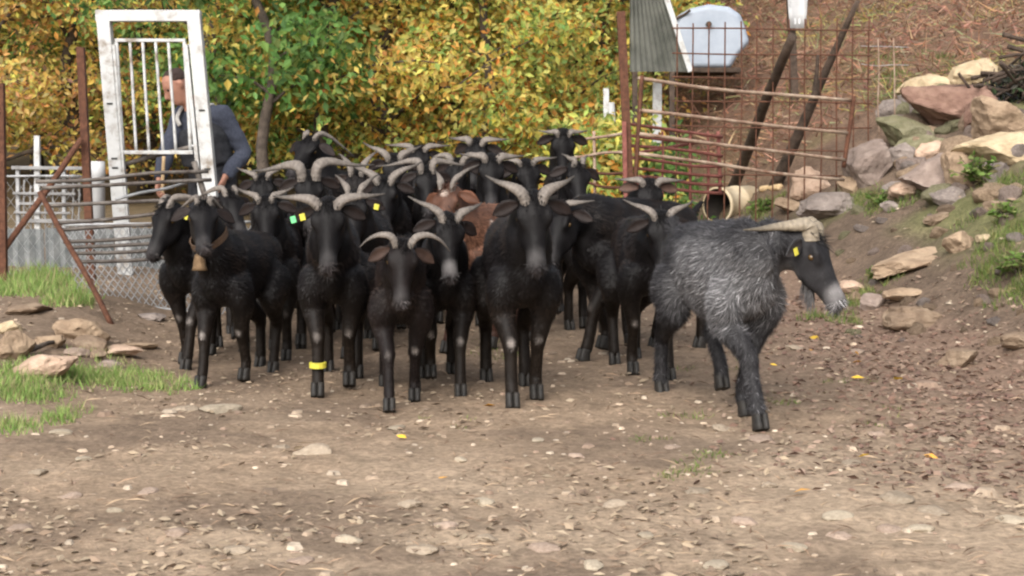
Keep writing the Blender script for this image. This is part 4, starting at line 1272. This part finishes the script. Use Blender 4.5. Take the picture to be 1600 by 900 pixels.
    root = empty(name, (x0, y0, sum(sorted(zz)[:3]) / 3 - 0.003), rot)
    tag(root, label, 'goat', group)
    obj('body', me, M['coat'], root, smooth=True)
    # fur
    nb_ = int(19000 * detail)
    me.calc_loop_triangles()
    nt_ = len(me.loop_triangles)
    ti = np.empty(nt_ * 3, np.int32); me.loop_triangles.foreach_get('vertices', ti); ti = ti.reshape(-1, 3)
    v = co * sc
    A_, B_, C_ = v[ti[:, 0]], v[ti[:, 1]], v[ti[:, 2]]
    fn = np.cross(B_ - A_, C_ - A_); ar = np.linalg.norm(fn, axis=1); fn = norm(fn)
    k = r.choice(nt_, nb_, p=ar / ar.sum())
    u1 = np.sqrt(r.random(nb_))[:, None]; u2 = r.random(nb_)[:, None]
    P = A_[k] * (1 - u1) + B_[k] * (u1 * (1 - u2)) + C_[k] * (u1 * u2)
    N = fn[k]; Pu = P / sc
    dh = np.linalg.norm(Pu - np.array(HP(.09, -.03)), axis=1)
    ish = dh < 0.17; leg = Pu[:, 2] < 0.36
    flow = np.tile(np.array((-1.0, 0, -0.75)), (nb_, 1))
    flow[leg] = (-.15, 0, -1.0); flow[ish] = -hfn + np.array((0, 0, -.25))
    flow += r.standard_normal((nb_, 3)) * 0.28
    q_ = Pu * np.array([21., 23., 17.]) + seed
    cl_ = np.stack([np.sin(q_[:, 1] + 1.7 * np.sin(q_[:, 2])), np.sin(q_[:, 2] + 1.3 * np.sin(q_[:, 0])), np.sin(q_[:, 0] + 1.9 * np.sin(q_[:, 1]))], 1)
    flow += 0.38 * cl_
    ft = norm(flow - N * (flow * N).sum(1, keepdims=True))
    lift = 0.18 + 0.17 * r.random((nb_, 1))
    Dv = norm(ft * (1 - lift) + N * lift)
    ln = (0.027 * shag) * (0.55 + 0.75 * r.random(nb_))
    ln[leg] *= 0.7; ln[ish] *= 0.28
    low_ = (Pu[:, 2] < 0.54) & ~ish
    ln[low_] *= 0.72 if coat != 'grey' else 1.1
    kp = Pu[:, 2] > 0.075
    ln *= sc
    jit = 1.0 if coat != 'grey' else None
    cf = colf(Pu, 1.0)
    if jit is None:
        cf = cf * np.exp(0.75 * r.standard_normal((nb_, 1))) * np.clip(0.75 + 0.0, 0, 1)
        cf = np.clip(cf, 0, 0.42)
    else:
        cf = cf * (0.6 + 0.9 * r.random((nb_, 1))) * (1.0 + .35 * cl_[:, :1]) + np.array((.006, .0035, .002)) * np.clip(cl_[:, 1:2], 0, 1) * (coat != 'brown')
    S = norm(np.cross(N, Dv))
    fm = blades_mesh('fur', P[kp] - N[kp] * .002, Dv[kp] * ln[kp][:, None], S[kp], cf[kp], (0.0042 * (0.8 + 0.5 * r.random(nb_)) / max(.6, detail ** .5))[kp] * (1 - 0.35 * ish[kp]), tipcols=cf[kp] * 1.9)  # brighter tips paint sheen on the strands, and the grey coat's pale ends
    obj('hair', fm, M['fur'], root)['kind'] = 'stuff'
    # horns
    hp = HORNS[horns]
    hcol = HC if horncol is None else np.array(horncol)
    for s in (-1, 1):
        hs_ = hs * (1 + 0.06 * rr.gauss(0, 1))
        path = catmull([HP(-a * (hs_ if i else 1), (b if i < 2 else b * hs_), s * (l if i == 0 else l * hs_ ** .8)) * sc for i, (a, b, l) in enumerate(hp)], 10)
        nn = len(path); hb = MB(); rings = []; cols = []
        for i, p in enumerate(path):
            t = i / (nn - 1)
            T_ = (path[min(nn-1, i+1)] - path[max(0, i-1)]).normalized()
            ref = (hf * 1.0 + hu * .2); A = (ref - T_ * ref.dot(T_)).normalized(); B = T_.cross(A)
            rad = hr * .88 * sc * (1 - t) ** 1.12 * (1 + 0.04 * math.sin(i * 2.1)) + 0.0025
            rings.append([p + A * (rad * 1.18 * math.cos(2*math.pi*j/12)) + B * (rad * 0.86 * math.sin(2*math.pi*j/12)) for j in range(12)])
            cc = hcol * (1.08 - 0.72 * sstep(.4, 1, t)) * (0.9 + 0.2 * (0.5 + 0.5 * math.sin(i * 2.1)))
            cols += [cc] * 12
        hb.ring_loft(rings)
        hm = hb.mesh('horn'); set_col(hm, np.array(cols))
        obj('horn', hm, M['horn'], root, smooth=True)
    # ears
    for s in (-1, 1):
        b0 = HP(.005, -.012, s * .05)
        dv = (hl * s * 1.0 - hf * 0.12 - hu * 0.25 + Vector((0, 0, ear_droop))).normalized()
        nrm = (hf * 0.35 + hu * .8); nrm = (nrm - dv * nrm.dot(dv)).normalized(); sd = dv.cross(nrm)
        eb = MB(); rings = []
        for t, w in ((0, .012), (.12, .018), (.3, .028), (.55, .033), (.78, .025), (.93, .011), (1, .003)):
            c = (b0 + dv * (.112 * t) + Vector((0, 0, -.02 * t * t))) * sc
            cup = .012 * math.sin(math.pi * t)
            ring = []
            for q in (-1, -.5, 0, .5, 1):
                ring.append(c + sd * (w * q * sc) + nrm * ((abs(q) ** 1.5 * cup + .003) * sc))
            for q in (1, .5, 0, -.5, -1):
                ring.append(c + sd * (w * q * sc) + nrm * ((abs(q) ** 1.5 * cup - .003) * sc))
            rings.append(ring)
        eb.ring_loft(rings)
        em = eb.mesh('ear')
        base = {'black': (0.011, 0.009, 0.009), 'rustyblack': (0.014, 0.010, 0.009), 'brown': (0.11, 0.045, 0.025), 'grey': (0.035, 0.034, 0.035)}[coat]
        cl = np.tile(np.array(base), (len(em.vertices), 1))
        for i in range(len(cl)):
            if i % 10 in (1, 2, 3): cl[i] = np.array(base) * .6 + np.array((0.08, 0.045, 0.032)) * ear_in
        set_col(em, cl)
        eo = obj('ear', em, M['coat'], root, smooth=True)
        for ke, (sd_, tm) in enumerate(eartags):
            if sd_ == s:
                tb = MB(); c = (b0 + dv * (.06 + .045 * (len(eartags) - 1 - ke)) + nrm * .012 + Vector((0, 0, -.02))) * sc
                R = Matrix((sd, dv, nrm)).transposed()
                tb.box(c, .030, .025, .004, R)
                o = obj('ear_tag', tb.mesh('ear_tag'), M[tm], eo); bevel(o, .003)
    # forelock
    n = 150
    fp = np.array([tuple(HP(.02 * r.standard_normal(), .028 + .01 * r.random(), .022 * r.standard_normal())) for _ in range(n)]) * sc
    dd = norm(np.tile(np.array(hf * .9 + hu * .35), (n, 1)) + .35 * r.standard_normal((n, 3)))
    fo = obj('forelock', blades_mesh('forelock', fp, dd * (.045 * (.5 + r.random((n, 1)))) * sc, norm(r.standard_normal((n, 3))), np.tile(np.array((.010, .009, .009)) if coat != 'brown' else np.array((.05, .02, .012)), (n, 1)), np.full(n, .005)), M['fur'], root); fo['kind'] = 'stuff'
    # eyes
    for s in (-1, 1):
        mbm = bmesh.new(); bmesh.ops.create_uvsphere(mbm, u_segments=10, v_segments=8, radius=.0135 * sc)
        em = bpy.data.meshes.new('eye'); mbm.to_mesh(em); mbm.free()
        obj('eye', em, M['eye'], root, HP(.068, -.012, s * .052) * sc, smooth=True)
    # cloven hooves
    for h in hooves:
        hb = MB()
        for s in (-1, 1):
            c = Vector((h.x + .006, h.y + s * .0145, h.z))
            hb.limb([(c + Vector((-.004, 0, .018))) * sc, (c + Vector((.004, 0, -.01))) * sc, (c + Vector((.010, 0, -.040))) * sc, (c + Vector((.012, 0, -.047))) * sc], [(.016*sc, .026*sc), (.0165*sc, .031*sc), (.017*sc, .037*sc), (.013*sc, .030*sc)], ref=(0, 1, 0), n=10, sub=2)
        obj('hoof', hb.mesh('hoof'), M['hoof'], root, smooth=True)
    if beard:
        n = 260
        bp_ = np.array([tuple(HP(.11 + .06 * r.random(), -.09, .03 * (r.random() - .5))) for _ in range(n)]) * sc
        dd = np.stack([-.25 + .2 * r.standard_normal(n), .15 * r.standard_normal(n), -np.ones(n)], 1)
        obj('beard', blades_mesh('beard', bp_, norm(dd) * (0.075 * (0.5 + r.random((n, 1)))) * sc, norm(r.standard_normal((n, 3)) * np.array([1, 1, .1])), np.tile(np.array((0.03, 0.028, 0.028)) if coat != 'grey' else np.array((.12, .115, .115)), (n, 1)), np.full(n, .005)), M['fur'], root)
    if collar:
        T_ = (nb - n1).normalized(); c = n1.lerp(nb, .48); A = Vector((0, 1, 0)); A = (A - T_ * A.dot(T_)).normalized(); B = T_.cross(A)
        cb = MB(); rings = []
        for i in range(24):
            a = 2 * math.pi * i / 24
            rad = A * (math.cos(a)) * .090 + B * math.sin(a) * .118
            o_ = rad.normalized()
            rings.append([(c + rad + o_ * x + T_ * y) * sc for x, y in ((-.003, -.017), (.004, -.017), (.004, .017), (-.003, .017))])
        b0_ = len(cb.v)
        cb.ring_loft(rings + [rings[0]], cap=False)
        co_ = obj('collar', cb.mesh('collar'), M['leather'], root)
        bc = c + (B * (-1 if B.x < 0 else 1)) * .118
        if (B.x if B.x > 0 else -B.x) < .2: bc = c + Vector((.118, 0, -.03))
        bc = bc + Vector((.015, 0, -.02))
        bb = MB()
        prof = [(0, .012), (-.008, .024), (-.03, .030), (-.07, .036), (-.085, .042), (-.085, .036), (-.03, .022)]
        bb.ring_loft([[(bc + Vector((rr_ * .75 * math.cos(2*math.pi*j/16), rr_ * math.sin(2*math.pi*j/16), z))) * sc for j in range(16)] for z, rr_ in prof])
        obj('bell', bb.mesh('bell'), M['brass'], co_, smooth=True)
    if band:
        i, mt = band
        h = hooves[i]; wb = MB()
        k2 = kneeP[i] if i < 2 else h + Vector((0, 0, .2))
        p1 = Vector((h.x - .022, h.y, h.z + .085)); p2 = Vector((h.x - .021, h.y, h.z + .108))
        wb.limb([p1 * sc, p2 * sc], [(.039*sc, .042*sc), (.039*sc, .042*sc)], n=14, sub=1)
        obj('leg_band', wb.mesh('leg_band'), M[mt], root)
    return root
HERD = globals().get('HERD_ON', True)
if HERD:
    # ---- front rank
    goat(250, 8.2, -12, 0.90, 'slim black goat walking outermost beside the sagging hurdle', 1, poll=.88, fwd=.47, pitch=52, yaw=-28, horns='back', hs=1.15, eartags=((1, 'tag_yellow'),))
    goat(318, 7.55, -14, 0.88, 'young black goat wearing a brown collar with a bell', 2, poll=.93, fwd=.46, pitch=36, yaw=8, horns='back', hs=.9, hr=.022, collar=True, knees=.7)
    goat(415, 8.35, 0, 0.90, 'black goat with pale nose beside the collared goat', 3, poll=.90, fwd=.47, pitch=64, yaw=2, horns='lyre', hs=.8, legs=[(-.05, 0), (.06, 0), (0, 0), (.05, 0)])
    goat(512, 7.30, 2, 0.97, 'black goat with a yellow leg band and wide flat horns', 4, poll=.86, fwd=.48, pitch=64, yaw=0, horns='wide', hs=1.0, hr=.030, band=(1, 'tag_yellow'), eartags=((-1, 'tag_green'), (-1, 'tag_yellow')), detail=1.3, knees=.4)
    goat(628, 6.95, 5, 0.86, 'small black goat with horns curling down over its ears', 5, poll=.80, fwd=.50, pitch=58, yaw=6, horns='curl', hs=1.12, hr=.023, detail=1.3, knees=.8, ear_droop=-.4, ear_in=.45, coat='rustyblack')
    goat(703, 7.35, 6, 0.90, 'black goat with upswept pale horns and white nose between its neighbours', 6, poll=.86, fwd=.50, pitch=64, yaw=3, horns='lyre', hs=1.0, hr=.028, muzzle=.55, detail=1.2, knees=.6)
    goat(836, 6.95, 8, 1.0, 'glossy black goat with thick pale horns and spotted knees', 7, poll=.865, fwd=.49, pitch=66, yaw=2, horns='lyre', hs=1.0, hr=.033, detail=1.4, knees=.9, muzzle=.2)
    goat(868, 8.45, -48, 1.02, 'bulky black goat turning across behind the glossy black goat', 8, poll=.74, fwd=.50, pitch=50, yaw=15, horns='wide', hs=.7, hr=.026, detail=1.3, knees=.6)
    goat(1036, 7.75, 8, 0.94, 'black goat half hidden behind the grizzled grey goat', 9, poll=.80, fwd=.48, pitch=60, yaw=4, horns='lyre', hs=.85, detail=1.1)
    goat(1016, 9.0, 22, 0.96, 'black goat with ears spread sideways behind the half hidden goat', 10, poll=.89, fwd=.48, pitch=58, yaw=-14, horns='wide', hs=.75, ear_droop=.12, hr=.026, ear_in=1.0)
    goat(1288, 6.58, 18, 0.99, 'big grizzled grey goat with black face and long spreading horns', 12, poll=.74, fwd=.40, hy=.19, pitch=56, yaw=44, horns='buck', hs=.72, hr=.036, coat='grey', legs=[(-.12, 0), (.20, 0), (.24, .08), (-.14, 0)], legw=.72, detail=3.4, shag=1.35, eartags=((-1, 'tag_yellow'),), beard=True, muzzle=.9, knees=0, voxel=.012, horncol=(.20, .165, .12))
    goat(694, 8.75, -30, 0.97, 'brown goat with white flecked face among the black goats', 13, poll=.87, fwd=.46, pitch=55, yaw=12, horns='up', hs=.9, coat='brown', muzzle=.8, detail=1.2)
    # ---- second and third ranks
    goat(484, 9.0, 0, 1.0, 'black billy with the thickest horns behind the banded goat', 14, poll=.90, fwd=.49, pitch=68, horns='ram', hs=.9, hr=.038, detail=.8)
    goat(552, 8.55, -4, 0.93, 'black goat with a yellow ear tag behind the banded goat', 15, poll=.88, fwd=.47, pitch=60, horns='up', hs=.8, eartags=((1, 'tag_yellow'),), detail=.8)
    goat(600, 9.35, 0, 0.97, 'black goat with tall pale horns behind the small curly horned goat', 16, poll=.88, fwd=.49, pitch=64, horns='lyre', hs=1.1, hr=.032, detail=.7)
    goat(368, 9.0, 16, 0.92, 'black goat looking sideways behind the collared goat', 17, poll=.88, fwd=.47, pitch=40, yaw=30, horns='back', detail=.7)
    goat(410, 9.95, 0, 0.94, 'black goat with short upright horns behind the pale nosed goat', 18, poll=.90, horns='lyre', hs=.8, detail=.6)
    goat(905, 9.75, 10, 0.96, 'black goat with upright horns peering over the bulky goat', 19, poll=.97, fwd=.46, pitch=58, yaw=6, horns='up', hs=.5, detail=.7, muzzle=.5)
    goat(768, 9.75, 0, 1.0, 'black goat with arched horns behind the brown goat', 20, poll=.96, fwd=.47, pitch=62, yaw=-6, horns='wide', hs=.8, hr=.03, detail=.7)
    goat(826, 10.15, 4, 0.98, 'black goat with sideways horns in the middle of the rear rank', 21, poll=.94, fwd=.47, pitch=60, yaw=8, horns='wide', hs=.75, detail=.6)
    G2 = 'rearmost goats of the herd'
    rear = 'black goat in the packed rear rank showing only head and horns'
    goat(880, 11.3, 0, 1.05, 'tallest rear black goat beside the thin rail hurdle', 22, poll=1.0, fwd=.45, pitch=60, horns='wide', hs=.55, detail=.5, group=G2)
    goat(474, 10.9, -40, 1.05, 'rear black goat with head turned toward the raised gate', 23, poll=.98, fwd=.45, pitch=35, yaw=0, horns='back', hs=1.2, detail=.5, group=G2)
    for i, (px, d, th, sc, pl, hn, hs, co_) in enumerate([(616, 10.5, 0, 1.0, .93, 'lyre', 1.0, 'black'), (655, 11.5, 4, 1.0, .95, 'wide', .9, 'black'), (668, 9.9, -4, .95, .93, 'ram', .7, 'black'), (742, 11.0, 0, 1.03, .98, 'wide', .8, 'black'), (556, 10.4, 0, .96, .88, 'up', .9, 'rustyblack'), (712, 10.6, 6, .97, .93, 'curl', 1.1, 'black')]):
        goat(px, d, th, sc, rear, 30 + i, poll=pl, fwd=.46, pitch=60, yaw=8 * (-1) ** i, horns=hn, hs=hs, hr=.03, coat=co_, detail=.5, group=G2, voxel=.016)

# ================================================================== MAN behind the lift gate
def hand(mb, wrist, dirv, palm_n, s, curl=0.9):
    """palm with four unequal curled fingers and a thumb leaving its side"""
    d = Vector(dirv).normalized(); n = Vector(palm_n); n = (n - d * n.dot(d)).normalized(); l = d.cross(n) * s
    w = Vector(wrist)
    mb.limb([w - d*.02, w + d*.02, w + d*.06, w + d*.085], [(.026, .020), (.034, .018), (.042, .016), (.038, .013)], ref=l, n=12, sub=2)
    for i, (off, ln) in enumerate(((-.030, .068), (-.010, .078), (.011, .072), (.030, .056))):
        p = w + d * .08 + l * off; pts = [p - d * .015]; a = 0.2
        for k in range(3):
            q = ln * (.45, .32, .25)[k]
            pts.append(pts[-1] + (d * math.cos(a) + n * math.sin(a)) * (q + (.015 if k == 0 else 0)))
            a += curl
        mb.limb(pts, [.0095, .009, .0085, .007], n=8, sub=2)
    p = w + d * .025 - l * .032
    mb.limb([p, p - l * .025 + d * .025 + n * .012, p - l * .022 + d * .055 + n * .03, p - l * .005 + d * .072 + n * .042], [.014, .012, .010, .008], n=8, sub=2)

MX, MY = (325 - 800) / FPX * 11.85, 11.85
MZ = gz(MX, MY) - 0.005
man = empty('person', (MX, MY, MZ))
tag(man, 'man in blue grey sweater and dark bib stooping behind the lift gate', 'person')
k0 = MZ
V3 = lambda x, y, z: Vector((x, y, z - k0))
headC = V3(-.185, -.10, 1.525); neck = V3(-.085, -.045, 1.385); chest = V3(-.01, -.005, 1.20); belly = V3(.02, .02, 1.02); pelv = V3(.03, .04, .90)
shL, elL, wrL = V3(.125, -.10, 1.325), V3(.265, -.04, 1.06), V3(.155, -.17, .885)
shR, elR, wrR = V3(-.17, .06, 1.33), V3(-.275, -.06, 1.06), V3(-.30, -.20, .865)
wid = Vector((.80, -.50, 0)).normalized()      # across the shoulders
fwdv = Vector((-.5, -.80, 0)).normalized()
b_ = MB()
b_.limb([pelv + Vector((0, 0, -.06)), pelv, belly, chest, (chest + neck)/2 + Vector((0, 0, .03)), neck], [(.15, .10), (.165, .115), (.15, .105), (.17, .115), (.15, .09), (.06, .06)], ref=wid, n=18, sub=3)
b_.limb([neck - Vector((0, 0, .05)), neck, headC + Vector((.03, .02, -.06))], [.07, .058, .055], n=12, sub=3)
lk = Vector((-.72, -.38, -.58)).normalized()    # looking down to the left
sd_ = lk.cross(Vector((0, 0, 1))).normalized(); up_ = sd_.cross(lk)
Hh = lambda f, u, s=0.0: headC + lk * f + up_ * u + sd_ * s
rings = []
for u, cf_, a, b2 in ((-.125, .035, .028, .03), (-.105, .035, .045, .055), (-.06, .02, .060, .078), (-.01, .01, .070, .088), (.04, 0, .074, .094), (.08, -.005, .066, .084), (.105, -.008, .045, .058), (.12, -.01, .018, .022)):
    c = Hh(cf_, u); rings.append([c + sd_ * (a * math.cos(2*math.pi*j/16)) + lk * (b2 * math.sin(2*math.pi*j/16)) for j in range(16)])
b_.ring_loft(rings)
b_.limb([Hh(.085, .022), Hh(.10, .0), Hh(.115, -.028), Hh(.092, -.038)], [.009, .012, .016, .010], ref=sd_, n=8, sub=2)     # nose
b_.limb([Hh(.085, -.062, -.022), Hh(.096, -.062), Hh(.085, -.062, .022)], [.007, .010, .007], n=8, sub=2)              # lips
b_.limb([Hh(.072, .035, -.04), Hh(.090, .036, 0), Hh(.072, .035, .04)], [.012, .012, .012], n=8, sub=2)                # brow
for s in (-1, 1):
    b_.limb([Hh(-.005, -.02, s*.072), Hh(-.012, .005, s*.082), Hh(-.01, .03, s*.080)], [(.008, .012), (.010, .02), (.008, .014)], n=8, sub=2)   # ear
for (a, e, w) in ((shL, elL, wrL), (shR, elR, wrR)):
    b_.limb([chest.lerp(a, .6), a, a.lerp(e, .5), e, e.lerp(w, .45), w], [.07, .06, .05, .042, .042, .028], n=12, sub=3)
hipL, hipR = pelv + wid * .09 + Vector((0, 0, -.03)), pelv - wid * .09 + Vector((0, 0, -.03))
knL, knR = hipL + fwdv * .06 + Vector((0, 0, -.40)), hipR + fwdv * .03 + Vector((0, 0, -.40))
anL = Vector((knL.x + .02, knL.y + .05, .09)); anR = Vector((knR.x - .02, knR.y + .06, .09))
for (h, kn, an) in ((hipL, knL, anL), (hipR, knR, anR)):
    b_.limb([h, h.lerp(kn, .5), kn, kn.lerp(an, .35), an], [.09, .078, .056, .054, .036], n=12, sub=3)
    b_.limb([an - fwdv * .06 - Vector((0, 0, .05)), an + fwdv * .05 - Vector((0, 0, .055)), an + fwdv * .16 - Vector((0, 0, .062))], [(.034, .034), (.042, .032), (.034, .022)], ref=wid, n=10, sub=2)
me = remesh(b_.mesh('person'), 0.011, it=3)
hb = MB()
hand(hb, wrL, (wrL - elL) * .7 + Vector((-.02, 0, -.1)), (-.9, .1, .2), -1, .75)
hand(hb, wrR, (wrR - elR) * .5 + Vector((0, -.05, -.10)), (.9, -.1, 0), 1, 1.05)
bm = bmesh.new(); bm.from_mesh(me); tmp = hb.mesh('h'); bm.from_mesh(tmp); bm.to_mesh(me); bm.free(); bpy.data.meshes.remove(tmp)
obj('body', me, M['skin'], man, smooth=True)
def cloth(name, fn, mat, vox=0.011, it=3, label=None, parent=man):
    mb = MB(); fn(mb)
    m_ = remesh(mb.mesh(name), vox, it=it)
    # gentle folds
    n_ = len(m_.vertices); c_ = np.empty(n_*3, np.float32); m_.vertices.foreach_get('co', c_); c_ = c_.reshape(-1, 3)
    nn = np.empty(n_*3, np.float32); m_.vertices.foreach_get('normal', nn); nn = nn.reshape(-1, 3)
    f = np.array([noise.noise(Vector(p) * 11) + .6 * noise.noise(Vector((p[0]*9, p[1]*9, p[2]*26))) for p in c_])[:, None]
    m_.vertices.foreach_set('co', (c_ + nn * f * .008).astype(np.float32).ravel()); m_.update()
    o = obj(name, m_, M[mat], parent, smooth=True)
    return o
def sweater(mb):
    mb.limb([pelv + Vector((0, 0, .02)), belly, chest, (chest + neck)/2 + Vector((0, 0, .03)), neck + Vector((0, 0, .0))], [(.178, .13), (.168, .125), (.192, .135), (.165, .11), (.075, .075)], ref=wid, n=18, sub=3)
    for (a, e, w) in ((shL, elL, wrL), (shR, elR, wrR)):
        mb.limb([chest.lerp(a, .6), a, a.lerp(e, .5), e, e.lerp(w, .45), e.lerp(w, .97)], [.085, .078, .068, .060, .055, .042], n=14, sub=3)
cloth('sweater', sweater, 'sweater')
def trousers(mb):
    mb.limb([pelv + Vector((0, 0, -.08)), pelv, belly + Vector((0, 0, -.03))], [(.17, .125), (.19, .145), (.185, .14)], ref=wid, n=18, sub=3)
    for (h, kn, an) in ((hipL, knL, anL), (hipR, knR, anR)):
        mb.limb([h, h.lerp(kn, .5), kn, kn.lerp(an, .35), kn.lerp(an, .98)], [.108, .096, .075, .072, .064], n=14, sub=3)
cloth('trousers', trousers, 'vest')
def bib(mb):
    mb.limb([belly + fwdv * .02 + Vector((0, 0, -.04)), chest + fwdv * .018 + Vector((0, 0, -.03)), chest.lerp(neck, .3) + fwdv * .02], [(.205, .155), (.215, .162), (.165, .135)], ref=wid, n=18, sub=3)
bo = cloth('bib', bib, 'vest')
for s, sh_ in ((1, shL), (-1, shR)):
    sb = MB()
    top = chest.lerp(neck, .45) + wid * (.115 * s) + Vector((0, 0, .115))
    sb.limb([chest.lerp(neck, .25) + wid * (.085 * s) + fwdv * .135, chest.lerp(neck, .6) + wid * (.10 * s) + fwdv * .105, top + fwdv * .0, chest.lerp(neck, .4) + wid * (.09 * s) - fwdv * .13], [(.02, .008)] * 4, ref=wid, n=8, sub=4)
    obj('strap', sb.mesh('strap'), M['strap'], bo, smooth=True)
def hairf(mb):
    rings = []
    for u, cf_, a, b2 in ((.02, -.035, .068, .062), (.045, -.024, .076, .080), (.065, -.014, .074, .086), (.088, -.012, .066, .082), (.108, -.012, .048, .060), (.124, -.014, .02, .026)):
        c = Hh(cf_, u); rings.append([c + sd_ * (a * math.cos(2*math.pi*j/16)) + lk * (b2 * math.sin(2*math.pi*j/16)) for j in range(16)])
    mb.ring_loft(rings)
cloth('hair', hairf, 'hair', vox=.009, it=2)
for s in (-1, 1):
    bm = bmesh.new(); bmesh.ops.create_uvsphere(bm, u_segments=8, v_segments=6, radius=.011); em = bpy.data.meshes.new('eye'); bm.to_mesh(em); bm.free()
    obj('eye', em, M['black_inside'], man, Hh(.078, .015, s * .033), smooth=True)
for (an, kn) in ((anL, knL), (anR, knR)):
    bt = MB()
    bt.limb([kn.lerp(an, .45), kn.lerp(an, .8), an + Vector((0, 0, -.01)), an + Vector((0, 0, -.06))], [.082, .078, .07, .066], n=14, sub=3)
    bt.limb([an - fwdv * .06 - Vector((0, 0, .045)), an + fwdv * .06 - Vector((0, 0, .05)), an + fwdv * .19 - Vector((0, 0, .058))], [(.045, .042), (.052, .042), (.04, .03)], ref=wid, n=12, sub=3)
    obj('boot', remesh(bt.mesh('boot'), .011, it=2), M['boot'], man, smooth=True)
# stick in his hand
hc_ = wrR + ((wrR - elR) * .5 + Vector((0, -.05, -.10))).normalized() * .085 + Vector((.025, 0, 0)) + Vector((MX, MY, MZ))
t = Thing('herding_stick', 'short peeled wooden stick held upright behind the gate bars', 'stick', hc_)
t.bar(hc_ + Vector((-.01, .03, -.24)), hc_ + Vector((.03, -.03, .24)), 0.0125, 'fresh_wood', 'shaft', bend=.003)
